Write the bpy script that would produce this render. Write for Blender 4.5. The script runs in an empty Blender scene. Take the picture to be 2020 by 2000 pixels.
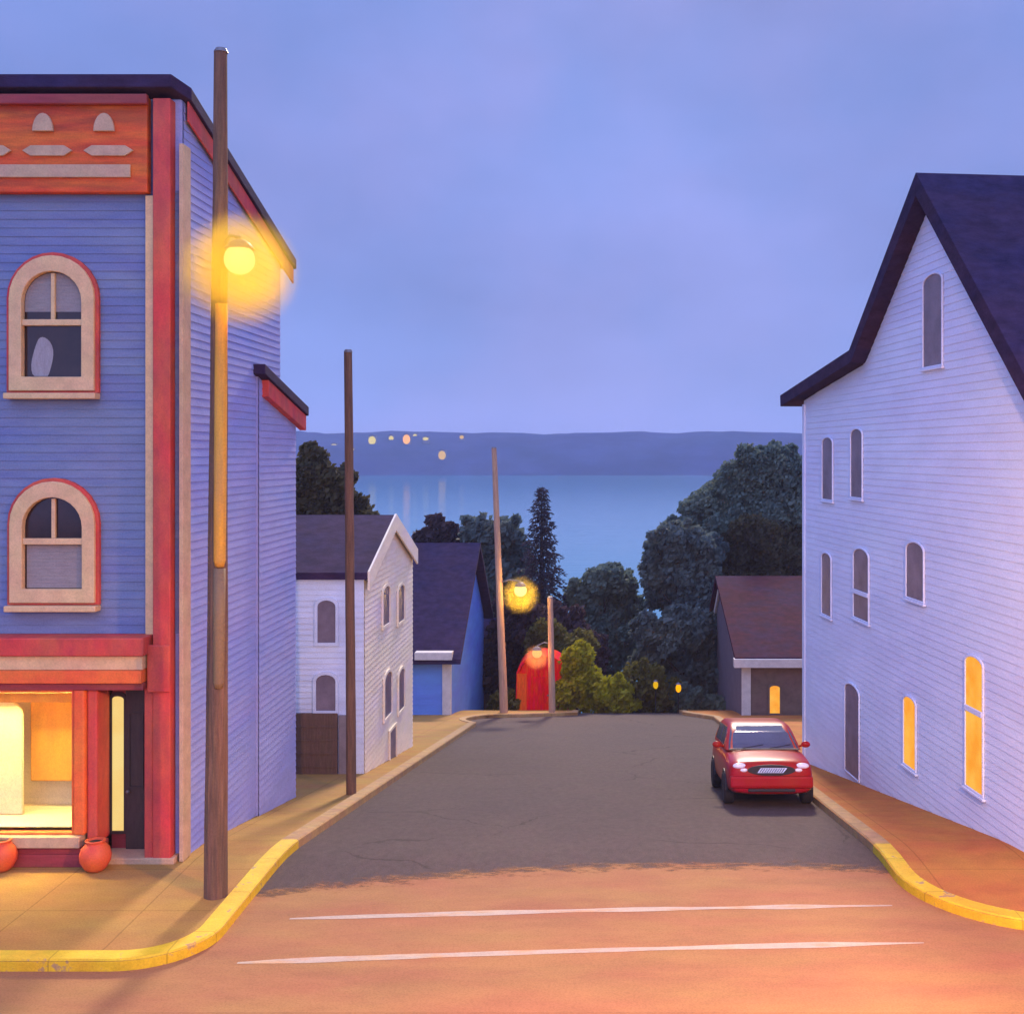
import bpy, bmesh, math, random
from mathutils import Vector, Matrix, noise as mnoise

random.seed(7)
sc = bpy.context.scene
COL = sc.collection
F, U0, V0, CZ = 2200.0, 1150.0, 855.0, 6.0      # survey of the street: focal length, vanishing point, eye height


def P(u, v, Y):
    return Vector(((u - U0) / F * Y, Y, CZ + (V0 - v) / F * Y))


def PX(u, Y):
    return (u - U0) / F * Y


def PZ(v, Y):
    return CZ + (V0 - v) / F * Y


def G(y):
    """height of the street surface: level crossing, then a hill falling to the water"""
    y0, b, s = 16.6, 1.6, 0.155
    if y <= y0:
        z = 0.0
    elif y < y0 + b:
        t = y - y0
        z = -s * t * t / (2 * b)
    else:
        z = -s * (y - y0 - b / 2)
    if y > 47.0:
        t = y - 47.0
        d = 0.075
        z -= d * (t * t / 8.0 if t < 4 else t - 2.0)
    return z


# ------------------------------------------------------------------ materials
MATS = {}


def nodes(name):
    m = bpy.data.materials.new(name)
    m.use_nodes = True
    nt = m.node_tree
    for n in list(nt.nodes):
        nt.nodes.remove(n)
    out = nt.nodes.new('ShaderNodeOutputMaterial')
    return m, nt, out


def mat(name, col, rough=0.75, var=0.14, scale=2.0, stretch=(1, 1, 1), bump=0.15, bscale=30.0, siding=0.0,
        metal=0.0, spec=0.35, col2=None, c2scale=0.6, c2lo=0.45, c2hi=0.62, shingle=0.0, coat=0.0, hue=0.012, grain=0.07, slab=0.0, crack=0.0):
    if name in MATS:
        return MATS[name]
    m, nt, out = nodes(name)
    N, L = nt.nodes.new, nt.links.new
    b = N('ShaderNodeBsdfPrincipled')
    b.inputs['Roughness'].default_value = rough
    b.inputs['Metallic'].default_value = metal
    b.inputs['Specular IOR Level'].default_value = spec
    b.inputs['Coat Weight'].default_value = coat
    tc = N('ShaderNodeTexCoord')
    mp = N('ShaderNodeMapping')
    mp.inputs['Scale'].default_value = stretch
    L(tc.outputs['Object'], mp.inputs['Vector'])
    n1 = N('ShaderNodeTexNoise')
    n1.inputs['Scale'].default_value = scale
    n1.inputs['Detail'].default_value = 7
    n1.inputs['Roughness'].default_value = 0.62
    L(mp.outputs[0], n1.inputs['Vector'])
    ramp = N('ShaderNodeMapRange')
    ramp.inputs[1].default_value = 0.3
    ramp.inputs[2].default_value = 0.7
    ramp.inputs[3].default_value = 1 - var
    ramp.inputs[4].default_value = 1 + var
    L(n1.outputs['Fac'], ramp.inputs[0])
    base = N('ShaderNodeRGB')
    base.outputs[0].default_value = (*col, 1)
    src = base.outputs[0]
    if col2 is not None:
        n2 = N('ShaderNodeTexNoise')
        n2.inputs['Scale'].default_value = c2scale
        n2.inputs['Detail'].default_value = 6
        n2.inputs['Roughness'].default_value = 0.65
        L(mp.outputs[0], n2.inputs['Vector'])
        mr = N('ShaderNodeMapRange')
        mr.inputs[1].default_value = c2lo
        mr.inputs[2].default_value = c2hi
        L(n2.outputs['Fac'], mr.inputs[0])
        mx = N('ShaderNodeMix')
        mx.data_type = 'RGBA'
        L(mr.outputs[0], mx.inputs[0])
        L(src, mx.inputs[6])
        mx.inputs[7].default_value = (*col2, 1)
        src = mx.outputs[2]
    hs = N('ShaderNodeHueSaturation')
    L(src, hs.inputs['Color'])
    L(ramp.outputs[0], hs.inputs['Value'])
    n3 = N('ShaderNodeTexNoise')
    n3.inputs['Scale'].default_value = scale * 0.37
    n3.inputs['Detail'].default_value = 3
    L(mp.outputs[0], n3.inputs['Vector'])
    hr = N('ShaderNodeMapRange')
    hr.inputs[1].default_value = 0.3
    hr.inputs[2].default_value = 0.7
    hr.inputs[3].default_value = 0.5 - hue
    hr.inputs[4].default_value = 0.5 + hue
    L(n3.outputs['Fac'], hr.inputs[0])
    L(hr.outputs[0], hs.inputs['Hue'])
    col_out = hs.outputs[0]

    def darken(fac_socket, lo):
        nonlocal col_out
        q = N('ShaderNodeMapRange')
        q.inputs[3].default_value = lo
        q.inputs[4].default_value = 1.0
        L(fac_socket, q.inputs[0])
        m2 = N('ShaderNodeMix'); m2.data_type = 'RGBA'; m2.blend_type = 'MULTIPLY'; m2.inputs[0].default_value = 1.0
        cc = N('ShaderNodeCombineColor')
        for kk in range(3):
            L(q.outputs[0], cc.inputs[kk])
        L(col_out, m2.inputs[6]); L(cc.outputs[0], m2.inputs[7])
        col_out = m2.outputs[2]
        return q
    if grain:
        ng = N('ShaderNodeTexNoise'); ng.inputs['Scale'].default_value = 42.0; ng.inputs['Detail'].default_value = 3
        L(tc.outputs['Object'], ng.inputs['Vector'])
        q = darken(ng.outputs['Fac'], 1 - 2 * grain)
        q.inputs[1].default_value = 0.3; q.inputs[2].default_value = 0.6
    if slab:
        bk_ = N('ShaderNodeTexBrick'); bk_.offset = 0.0
        bk_.inputs['Scale'].default_value = 1.0; bk_.inputs['Brick Width'].default_value = slab; bk_.inputs['Row Height'].default_value = slab
        bk_.inputs['Mortar Size'].default_value = 0.012; bk_.inputs['Mortar Smooth'].default_value = 0.3
        L(tc.outputs['Object'], bk_.inputs['Vector'])
        q = darken(bk_.outputs['Fac'], 1.0); q.inputs[4].default_value = 0.72
    if crack:
        vo = N('ShaderNodeTexVoronoi'); vo.feature = 'DISTANCE_TO_EDGE'; vo.inputs['Scale'].default_value = crack
        wn = N('ShaderNodeTexNoise'); wn.inputs['Scale'].default_value = 1.7; wn.inputs['Detail'].default_value = 6
        L(tc.outputs['Object'], wn.inputs['Vector'])
        ad = N('ShaderNodeMix'); ad.data_type = 'RGBA'; ad.inputs[0].default_value = 0.32
        L(tc.outputs['Object'], ad.inputs[6]); L(wn.outputs['Color'], ad.inputs[7])
        L(ad.outputs[2], vo.inputs['Vector'])
        n5 = N('ShaderNodeTexNoise'); n5.inputs['Scale'].default_value = 0.45
        L(tc.outputs['Object'], n5.inputs['Vector'])
        m5 = N('ShaderNodeMapRange'); m5.inputs[1].default_value = 0.47; m5.inputs[2].default_value = 0.62
        m5.inputs[3].default_value = 0.0; m5.inputs[4].default_value = 0.007
        L(n5.outputs['Fac'], m5.inputs[0])
        lt = N('ShaderNodeMath'); lt.operation = 'GREATER_THAN'
        L(vo.outputs['Distance'], lt.inputs[0]); L(m5.outputs[0], lt.inputs[1])
        darken(lt.outputs[0], 0.68)
    L(col_out, b.inputs['Base Color'])
    nb = N('ShaderNodeTexNoise')
    nb.inputs['Scale'].default_value = bscale
    nb.inputs['Detail'].default_value = 5
    L(mp.outputs[0], nb.inputs['Vector'])
    bp = N('ShaderNodeBump')
    bp.inputs['Strength'].default_value = bump
    bp.inputs['Distance'].default_value = 0.02
    L(nb.outputs['Fac'], bp.inputs['Height'])
    nrm = bp.outputs[0]
    per = siding or shingle
    if per:
        sx = N('ShaderNodeSeparateXYZ')
        L(tc.outputs['Object'], sx.inputs[0])
        dv = N('ShaderNodeMath'); dv.operation = 'DIVIDE'
        L(sx.outputs[2], dv.inputs[0]); dv.inputs[1].default_value = per
        fr = N('ShaderNodeMath'); fr.operation = 'FRACT'
        L(dv.outputs[0], fr.inputs[0])
        iv = N('ShaderNodeMath'); iv.operation = 'SUBTRACT'
        iv.inputs[0].default_value = 1.0
        L(fr.outputs[0], iv.inputs[1])
        b2 = N('ShaderNodeBump')
        b2.inputs['Strength'].default_value = 0.55
        b2.inputs['Distance'].default_value = 0.02
        L(iv.outputs[0], b2.inputs['Height'])
        L(nrm, b2.inputs['Normal'])
        nrm = b2.outputs[0]
    L(nrm, b.inputs['Normal'])
    L(b.outputs[0], out.inputs[0])
    MATS[name] = m
    return m


def emit(name, col, strength, col2=None, scale=1.5):
    m, nt, out = nodes(name)
    N, L = nt.nodes.new, nt.links.new
    e = N('ShaderNodeEmission')
    e.inputs['Strength'].default_value = strength
    if col2:
        tc = N('ShaderNodeTexCoord')
        n1 = N('ShaderNodeTexNoise')
        n1.inputs['Scale'].default_value = scale
        n1.inputs['Detail'].default_value = 3
        L(tc.outputs['Object'], n1.inputs['Vector'])
        mr = N('ShaderNodeMapRange')
        mr.inputs[1].default_value = 0.35
        mr.inputs[2].default_value = 0.65
        L(n1.outputs['Fac'], mr.inputs[0])
        mx = N('ShaderNodeMix'); mx.data_type = 'RGBA'
        L(mr.outputs[0], mx.inputs[0])
        mx.inputs[6].default_value = (*col, 1)
        mx.inputs[7].default_value = (*col2, 1)
        L(mx.outputs[2], e.inputs['Color'])
    else:
        e.inputs['Color'].default_value = (*col, 1)
    L(e.outputs[0], out.inputs[0])
    return m


def glass_clear(name, tint=(0.95, 0.97, 1.0), gl=0.07):
    m, nt, out = nodes(name)
    N, L = nt.nodes.new, nt.links.new
    t = N('ShaderNodeBsdfTransparent'); t.inputs[0].default_value = (*tint, 1)
    g = N('ShaderNodeBsdfGlossy'); g.inputs['Roughness'].default_value = 0.03
    mx = N('ShaderNodeMixShader'); mx.inputs[0].default_value = gl
    L(t.outputs[0], mx.inputs[1]); L(g.outputs[0], mx.inputs[2]); L(mx.outputs[0], out.inputs[0])
    return m


def leafmat(name, a, b, scale=0.5):
    m, nt, out = nodes(name)
    N, L = nt.nodes.new, nt.links.new
    tc = N('ShaderNodeTexCoord')
    n1 = N('ShaderNodeTexNoise'); n1.inputs['Scale'].default_value = scale; n1.inputs['Detail'].default_value = 5
    L(tc.outputs['Object'], n1.inputs['Vector'])
    mr = N('ShaderNodeMapRange'); mr.inputs[1].default_value = 0.36; mr.inputs[2].default_value = 0.64
    L(n1.outputs['Fac'], mr.inputs[0])
    mx = N('ShaderNodeMix'); mx.data_type = 'RGBA'
    L(mr.outputs[0], mx.inputs[0])
    mx.inputs[6].default_value = (*a, 1); mx.inputs[7].default_value = (*b, 1)
    d = N('ShaderNodeBsdfPrincipled'); d.inputs['Roughness'].default_value = 0.7
    d.inputs['Specular IOR Level'].default_value = 0.2
    t = N('ShaderNodeBsdfTranslucent')
    L(mx.outputs[2], d.inputs['Base Color']); L(mx.outputs[2], t.inputs['Color'])
    ms = N('ShaderNodeMixShader'); ms.inputs[0].default_value = 0.38
    L(d.outputs[0], ms.inputs[1]); L(t.outputs[0], ms.inputs[2]); L(ms.outputs[0], out.inputs[0])
    return m


M = {}
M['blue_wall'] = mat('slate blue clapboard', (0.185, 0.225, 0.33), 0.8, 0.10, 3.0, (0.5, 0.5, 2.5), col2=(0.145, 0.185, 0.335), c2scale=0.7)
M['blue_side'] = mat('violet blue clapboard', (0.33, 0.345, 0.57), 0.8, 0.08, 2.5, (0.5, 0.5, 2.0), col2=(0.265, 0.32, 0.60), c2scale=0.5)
M['red'] = mat('red painted trim', (0.62, 0.085, 0.045), 0.6, 0.16, 5.0, (1, 1, 0.5), bump=0.1, col2=(0.5, 0.06, 0.05), c2scale=1.8)
M['red_frieze'] = mat('brick red frieze paint', (0.72, 0.125, 0.02), 0.7, 0.2, 4.0, (0.5, 1, 3), bump=0.2, col2=(0.46, 0.075, 0.02), c2scale=1.2)
M['orange'] = mat('orange painted trim', (0.80, 0.16, 0.03), 0.6, 0.12, 5.0)
M['maroon'] = mat('maroon painted panel', (0.30, 0.045, 0.04), 0.6, 0.2, 4.0, (0.6, 1, 3))
M['cream'] = mat('cream painted trim', (0.72, 0.47, 0.22), 0.65, 0.12, 5.0)
M['tan'] = mat('weathered tan trim', (0.55, 0.36, 0.20), 0.7, 0.14, 5.0)
M['roof'] = mat('dark violet shingles', (0.046, 0.027, 0.056), 0.95, 0.30, 3.0, (1, 1, 2), bump=0.5, bscale=18, shingle=0.11, spec=0.1, col2=(0.034, 0.024, 0.060))
M['roof_maroon'] = mat('maroon shingles', (0.066, 0.013, 0.022), 0.95, 0.28, 3.0, (1, 1, 2), bump=0.5, bscale=18, shingle=0.14, spec=0.1, col2=(0.048, 0.017, 0.038))
M['dark_glass'] = mat('dark window glass', (0.035, 0.017, 0.012), 0.12, 0.3, 2.0, spec=0.4, bump=0.03, bscale=3)
M['blind'] = mat('grey window blind', (0.28, 0.235, 0.20), 0.7, 0.12, 6.0, (1, 1, 4), siding=0.05)
M['curtain'] = mat('pale curtain', (0.33, 0.31, 0.30), 0.9, 0.15, 6.0, (6, 1, 1))
M['slot_glass'] = mat('grey violet window glass', (0.20, 0.165, 0.19), 0.4, 0.25, 2.0, spec=0.15, bump=0.03, bscale=3)
M['door_dark'] = mat('dark brown door', (0.060, 0.038, 0.028), 0.55, 0.2, 5.0, (6, 6, 1))
M['white_wall'] = mat('white clapboard', (0.66, 0.75, 0.89), 0.75, 0.06, 1.2, (0.6, 0.6, 1.8), bump=0.1, col2=(0.63, 0.70, 0.87), c2scale=0.35)
M['grey_wall'] = mat('pale blue grey clapboard', (0.66, 0.75, 0.84), 0.8, 0.08, 2.0, (0.5, 0.5, 2), col2=(0.58, 0.66, 0.76))
M['lamplit_wall'] = mat('lamplit cream boards', (0.95, 0.84, 0.56), 0.8, 0.08, 2.0, (0.5, 0.5, 2), col2=(0.93, 0.82, 0.68))  # cream tone carries the warm lamplight on the gable
M['deep_blue'] = mat('deep blue clapboard', (0.12, 0.23, 0.58), 0.8, 0.1, 2.0, (0.5, 0.5, 2))
M['brown_wall'] = mat('grey brown shingle wall', (0.155, 0.10, 0.075), 0.9, 0.2, 3.0)
M['brown_board'] = mat('brown boards', (0.125, 0.075, 0.05), 0.85, 0.25, 4.0, (5, 5, 0.6))
M['grey_board'] = mat('grey painted boards', (0.24, 0.20, 0.19), 0.85, 0.15, 4.0)
M['off_white'] = mat('off white trim', (0.56, 0.52, 0.45), 0.7, 0.12, 4.0)
M['grey_gable'] = mat('dull violet grey clapboard', (0.135, 0.105, 0.115), 0.85, 0.15, 3.0)
M['pole'] = mat('weathered brown pole wood', (0.175, 0.095, 0.052), 0.9, 0.28, 6.0, (5, 5, 0.35), bump=0.6, bscale=9, col2=(0.12, 0.07, 0.045), c2scale=2.0)
M['pole_pale'] = mat('bleached pole wood', (0.42, 0.26, 0.16), 0.9, 0.25, 6.0, (5, 5, 0.35), bump=0.5, bscale=9)
M['metal'] = mat('dull grey galvanised metal', (0.22, 0.20, 0.19), 0.5, 0.15, 8.0, metal=0.6)
M['asphalt'] = mat('grey brown asphalt', (0.098, 0.069, 0.057), 0.9, 0.15, 9.0, (1, 0.5, 1), grain=0.14, crack=0.30, bump=0.5, bscale=55, spec=0.15, col2=(0.083, 0.060, 0.053), c2scale=0.35, c2lo=0.4, c2hi=0.65)
M['lamplit_pave'] = mat('lamplit tan paving', (0.350, 0.170, 0.068), 0.9, 0.07, 3.0, (0.5, 1.4, 1), grain=0.09, bump=0.4, bscale=45, spec=0.15, col2=(0.305, 0.145, 0.063), c2scale=0.5)  # orange lamplight on the crossing is partly put into this colour
M['walk'] = mat('ochre pavement concrete', (0.40, 0.225, 0.056), 0.9, 0.09, 3.0, (0.8, 1.2, 1), grain=0.10, slab=1.5, bump=0.4, bscale=40, spec=0.15, col2=(0.37, 0.205, 0.06), c2scale=0.6)
M['walk_red'] = mat('rust pavement brick', (0.50, 0.185, 0.042), 0.9, 0.09, 3.0, (1, 1, 1), grain=0.10, slab=1.5, bump=0.4, bscale=40, spec=0.15, col2=(0.44, 0.158, 0.040), c2scale=0.6)
M['kerb'] = mat('tan kerb stone', (0.43, 0.26, 0.09), 0.85, 0.18, 5.0, bump=0.35, slab=1.3, col2=(0.36, 0.215, 0.10), c2scale=3.0)
M['yellow'] = mat('yellow kerb paint', (0.66, 0.44, 0.014), 0.7, 0.14, 5.0, bump=0.3, slab=1.3, col2=(0.34, 0.22, 0.10), c2scale=5.0, c2lo=0.60, c2hi=0.66)
M['line'] = mat('worn white road paint', (0.42, 0.335, 0.245), 0.8, 0.12, 6.0, (0.5, 2, 1), bump=0.3, col2=(0.50, 0.27, 0.12), c2scale=2.6, c2lo=0.50, c2hi=0.66)
M['earth'] = mat('dark grassy earth', (0.045, 0.05, 0.03), 0.95, 0.3, 1.0, bump=0.4, bscale=6)
M['trunk'] = mat('dark bark', (0.05, 0.038, 0.03), 0.95, 0.3, 4.0, (4, 4, 0.6), bump=0.6, bscale=8)
M['hill'] = mat('far wooded hillside', (0.022, 0.032, 0.085), 1.0, 0.35, 0.03, bump=0.0, spec=0.0, col2=(0.032, 0.042, 0.10), c2scale=0.012)
M['terracotta'] = mat('red terracotta glaze', (0.66, 0.10, 0.03), 0.55, 0.12, 5.0)
M['soil'] = mat('dark potting soil', (0.03, 0.02, 0.015), 0.95, 0.3, 12.0)
M['shop_wall'] = mat('warm cream plaster', (0.80, 0.66, 0.40), 0.9, 0.08, 2.0)
M['shop_orange'] = mat('orange display board', (0.85, 0.36, 0.045), 0.9, 0.12, 2.0, (3, 1, 0.7))
M['shop_pale'] = mat('pale yellow display board', (0.90, 0.76, 0.42), 0.9, 0.08, 2.0)
M['hut_red'] = mat('bright red painted boards', (0.80, 0.012, 0.010), 0.9, 0.18, 4.0, (4, 4, 0.8), spec=0.03)
M['hut_orange'] = mat('orange red boards', (0.80, 0.12, 0.015), 0.9, 0.2, 4.0, (4, 4, 0.8), spec=0.03)
M['car_red'] = mat('red car paint', (0.36, 0.012, 0.010), 0.28, 0.05, 3.0, bump=0.0, coat=0.0, spec=0.15)
M['car_glass'] = mat('car window glass', (0.10, 0.11, 0.16), 0.08, 0.1, 3.0, bump=0.0, spec=0.15)
M['car_black'] = mat('black plastic', (0.022, 0.018, 0.02), 0.6, 0.1, 8.0, bump=0.0)
M['tyre'] = mat('tyre rubber', (0.02, 0.018, 0.02), 0.85, 0.15, 8.0, bump=0.1)
M['chrome'] = mat('bright chrome', (0.75, 0.73, 0.72), 0.22, 0.05, 8.0, metal=0.9, bump=0.0)
M['headlight'] = mat('white headlight lens', (0.86, 0.85, 0.88), 0.12, 0.05, 20.0, spec=0.9, bump=0.0, coat=1.0)
M['leaf_dark'] = leafmat('dark blue green leaves', (0.090, 0.135, 0.13), (0.145, 0.175, 0.135), 0.45)
M['leaf_olive'] = leafmat('dark olive leaves', (0.062, 0.055, 0.028), (0.098, 0.086, 0.036), 0.5)
M['leaf_plum'] = leafmat('plum brown leaves', (0.048, 0.030, 0.036), (0.080, 0.050, 0.048), 0.6)
M['leaf_teal'] = leafmat('blue green leaves', (0.115, 0.165, 0.135), (0.165, 0.205, 0.14), 0.5)
M['leaf_lamplit'] = leafmat('lamplit olive leaves', (0.26, 0.26, 0.008), (0.33, 0.31, 0.014), 0.7)  # lamplight on these bushes is put into the leaf colour
M['leaf_lamplit2'] = leafmat('dull olive leaves', (0.105, 0.10, 0.02), (0.15, 0.135, 0.03), 0.7)
M['needle'] = leafmat('dark plum green needles', (0.036, 0.028, 0.038), (0.060, 0.046, 0.052), 0.7)
E_LAMP = emit('glowing lamp glass', (1.0, 0.66, 0.22), 2.2)
E_LAMP2 = emit('glowing orange lamp glass', (1.0, 0.52, 0.16), 1.25)
E_WIN = emit('warm lit window', (1.0, 0.50, 0.075), 1.0, (1.0, 0.36, 0.035), 2.4)
E_STRIP = emit('pale lit window', (1.0, 0.72, 0.26), 0.95, (1.0, 0.62, 0.18), 2.0)
E_FAR1 = emit('pale yellow lit window', (0.95, 0.72, 0.08), 0.95)
E_FAR2 = emit('orange lit window', (1.0, 0.40, 0.0), 1.35)
E_FAR3 = emit('yellow lamp glass', (1.0, 0.55, 0.01), 0.8)
M['clear'] = glass_clear('clear shop glass')
M['pole_glow_dull'] = mat('dull painted lamplight', (0.27, 0.175, 0.07), 0.7, 0.2, 3.0, (4, 4, 0.5), col2=(0.19, 0.12, 0.06), c2scale=1.5)  # dimmer end of the lamplight painted down the pole
M['pole_glow'] = mat('yellow painted lamplight', (0.74, 0.36, 0.035), 0.6, 0.12, 3.0, (4, 4, 0.5), col2=(0.55, 0.30, 0.06), c2scale=1.2)  # golden lamplight on the pole, given as a colour

# ------------------------------------------------------------------ geometry helpers
ORG = {}


class MB:
    def __init__(s):
        s.v, s.f = [], []

    def add(s, pts, faces):
        o = len(s.v)
        s.v += [Vector(p) for p in pts]
        s.f += [tuple(i + o for i in f) for f in faces]

    def hexa(s, a, b):
        """two quads (bottom ring a, top ring b)"""
        s.add(list(a) + list(b), [(3, 2, 1, 0), (4, 5, 6, 7), (0, 1, 5, 4), (1, 2, 6, 5), (2, 3, 7, 6), (3, 0, 4, 7)])

    def box(s, x0, x1, y0, y1, z0, z1):
        s.hexa([(x0, y0, z0), (x1, y0, z0), (x1, y1, z0), (x0, y1, z0)],
               [(x0, y0, z1), (x1, y0, z1), (x1, y1, z1), (x0, y1, z1)])

    def prism(s, a, b):
        n = len(a)
        s.add(list(a) + list(b), [tuple(range(n))[::-1], tuple(range(n, 2 * n))] +
              [(i, (i + 1) % n, n + (i + 1) % n, n + i) for i in range(n)])

    def tube(s, pts, rad, n=10, cap=True):
        pts = [Vector(p) for p in pts]
        o = len(s.v)
        for i, p in enumerate(pts):
            d = (pts[min(i + 1, len(pts) - 1)] - pts[max(i - 1, 0)]).normalized()
            a = d.orthogonal().normalized() if abs(d.z) < 0.9 else Vector((1, 0, 0)).cross(d).normalized()
            b = d.cross(a).normalized()
            r = rad[i] if hasattr(rad, '__len__') else rad
            for k in range(n):
                t = 2 * math.pi * k / n
                s.v.append(p + a * (r * math.cos(t)) + b * (r * math.sin(t)))
        for i in range(len(pts) - 1):
            for k in range(n):
                s.f.append((o + i * n + k, o + i * n + (k + 1) % n, o + (i + 1) * n + (k + 1) % n, o + (i + 1) * n + k))
        if cap:
            s.f.append(tuple(o + k for k in range(n))[::-1])
            s.f.append(tuple(o + (len(pts) - 1) * n + k for k in range(n)))

    def lathe(s, c, prof, n=20, axis='z'):
        """prof: (radius, height) pairs"""
        c = Vector(c)
        o = len(s.v)
        for r, h in prof:
            for k in range(n):
                t = 2 * math.pi * k / n
                a, b = r * math.cos(t), r * math.sin(t)
                s.v.append(c + (Vector((a, b, h)) if axis == 'z' else Vector((h, a, b)) if axis == 'x' else Vector((a, h, b))))
        for i in range(len(prof) - 1):
            for k in range(n):
                s.f.append((o + i * n + k, o + i * n + (k + 1) % n, o + (i + 1) * n + (k + 1) % n, o + (i + 1) * n + k))
        s.f.append(tuple(o + k for k in range(n))[::-1])
        s.f.append(tuple(o + (len(prof) - 1) * n + k for k in range(n)))

    def ball(s, c, r, n=20, m=12, sq=(1, 1, 1)):
        c = Vector(c)
        o = len(s.v)
        for i in range(1, m):
            ph = math.pi * i / m
            for k in range(n):
                t = 2 * math.pi * k / n
                s.v.append(c + Vector((r * sq[0] * math.sin(ph) * math.cos(t), r * sq[1] * math.sin(ph) * math.sin(t), r * sq[2] * math.cos(ph))))
        s.v += [c + Vector((0, 0, r * sq[2])), c - Vector((0, 0, r * sq[2]))]
        T, B = len(s.v) - 2, len(s.v) - 1
        for i in range(m - 2):
            for k in range(n):
                s.f.append((o + i * n + k, o + (i + 1) * n + k, o + (i + 1) * n + (k + 1) % n, o + i * n + (k + 1) % n))
        for k in range(n):
            s.f.append((T, o + k, o + (k + 1) % n))
            s.f.append((B, o + (m - 2) * n + (k + 1) % n, o + (m - 2) * n + k))

    def build(s, name, material, parent=None, bevel=0.0, smooth=False, subsurf=0):
        o = ORG.get(parent.name, Vector()) if parent else Vector()
        me = bpy.data.meshes.new(name)
        me.from_pydata([tuple(p - o) for p in s.v], [], s.f)
        bm = bmesh.new(); bm.from_mesh(me)
        bmesh.ops.recalc_face_normals(bm, faces=bm.faces)
        bm.to_mesh(me); bm.free()
        me.materials.append(material)
        if smooth:
            for p in me.polygons:
                p.use_smooth = True
        ob = bpy.data.objects.new(name, me)
        COL.objects.link(ob)
        if parent:
            ob.parent = parent
            ORG[ob.name] = o
        if bevel:
            md = ob.modifiers.new('bevel', 'BEVEL'); md.width = bevel; md.segments = 2; md.limit_method = 'ANGLE'
        if subsurf:
            md = ob.modifiers.new('sub', 'SUBSURF'); md.levels = md.render_levels = subsurf
        return ob


def tag(o, label, cat, group=None, kind=None):
    o['label'] = label
    o['category'] = cat
    if group:
        o['group'] = group
    if kind:
        o['kind'] = kind
    return o


def empty(name, loc, label, cat, group=None):
    o = bpy.data.objects.new(name, None)
    o.empty_display_size = 0.3
    COL.objects.link(o)
    o.location = loc
    ORG[o.name] = Vector(loc)
    return tag(o, label, cat, group)


def struct(o):
    o['kind'] = 'structure'
    return o


class Plane:
    """a facade: s along the wall, z up, d out from the wall"""
    def __init__(s, o, sdir, n):
        s.o, s.s, s.n = Vector((*o, 0)), Vector((*sdir, 0)), Vector((*n, 0))

    def pt(s, a, z, d=0.0):
        p = s.o + s.s * a + s.n * d
        return Vector((p.x, p.y, z))

    def box(s, mb, a0, a1, z0, z1, d0, d1):
        mb.hexa([s.pt(a0, z0, d1), s.pt(a1, z0, d1), s.pt(a1, z0, d0), s.pt(a0, z0, d0)],
                [s.pt(a0, z1, d1), s.pt(a1, z1, d1), s.pt(a1, z1, d0), s.pt(a0, z1, d0)])

    def prism(s, mb, poly, d0, d1):
        mb.prism([s.pt(a, z, d0) for a, z in poly], [s.pt(a, z, d1) for a, z in poly])

    def ring(s, mb, outer, inner, d0, d1):
        n = len(outer)
        pts = [s.pt(a, z, d) for d in (d0, d1) for lp in (outer, inner) for a, z in lp]
        fs = []
        for i in range(n):
            j = (i + 1) % n
            fs += [(i, j, n + j, n + i), (2 * n + i, 3 * n + i, 3 * n + j, 2 * n + j),
                   (i, 2 * n + i, 2 * n + j, j), (n + i, n + j, 3 * n + j, 3 * n + i)]
        mb.add(pts, fs)


def arch(a0, a1, z0, z1, k=10, flat=1.0):
    """outline of an arched opening"""
    r = (a1 - a0) / 2
    c = (a0 + a1) / 2
    zs = z1 - r * flat
    return [(a0, z0), (a1, z0)] + [(c + r * math.cos(math.pi * i / k), zs + r * flat * math.sin(math.pi * i / k)) for i in range(k + 1)]


def clap(mb, plane, poly, per=0.13, d0=-0.0115, d1=-0.001, z0=None):
    """lapped boards over a wall outline: every course leans out at its lower edge"""
    zl = min(z for _, z in poly); zh = max(z for _, z in poly)
    def span(z):
        xs_ = []
        n = len(poly)
        for i in range(n):
            (a, za), (b_, zb_) = poly[i], poly[(i + 1) % n]
            if abs(za - zb_) < 1e-9: continue
            t = (z - za) / (zb_ - za)
            if -1e-9 <= t <= 1 + 1e-9: xs_.append(a + (b_ - a) * t)
        return (min(xs_), max(xs_)) if xs_ else None
    z = zl if z0 is None else z0
    while z < zh - 0.02:
        zt = min(z + per, zh - 1e-4)
        A, B = span(z + 1e-5), span(zt - 1e-5)
        if A and B:
            mb.add([plane.pt(A[0], z, d1), plane.pt(A[1], z, d1), plane.pt(B[1], zt, d0), plane.pt(B[0], zt, d0),
                    plane.pt(A[0], z, d0 - 0.004), plane.pt(A[1], z, d0 - 0.004)], [(0, 1, 2, 3), (4, 5, 1, 0)])
        z += per


# ------------------------------------------------------------------ ground, roads, pavements
ys = [-60, -20, 0, 5, 10, 14] + [16.6 + 0.4 * i for i in range(85)] + [51 + 2 * i for i in range(30)]
xs = [-1200, -500, -150, -60, -30, -15, -8, -4, 0, 4, 8, 15, 30, 60, 150, 500, 1200]
g = MB()
ys2 = ys + [120, 200, 500, 1300]
for y in ys2:
    for x in xs:
        z = max(G(y), -15.5) - 0.05
        g.v.append(Vector((x, y, z)))
nx = len(xs)
for i in range(len(ys2) - 1):
    for k in range(nx - 1):
        g.f.append((i * nx + k, i * nx + k + 1, (i + 1) * nx + k + 1, (i + 1) * nx + k))
struct(g.build('ground', M['earth']))


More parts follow.
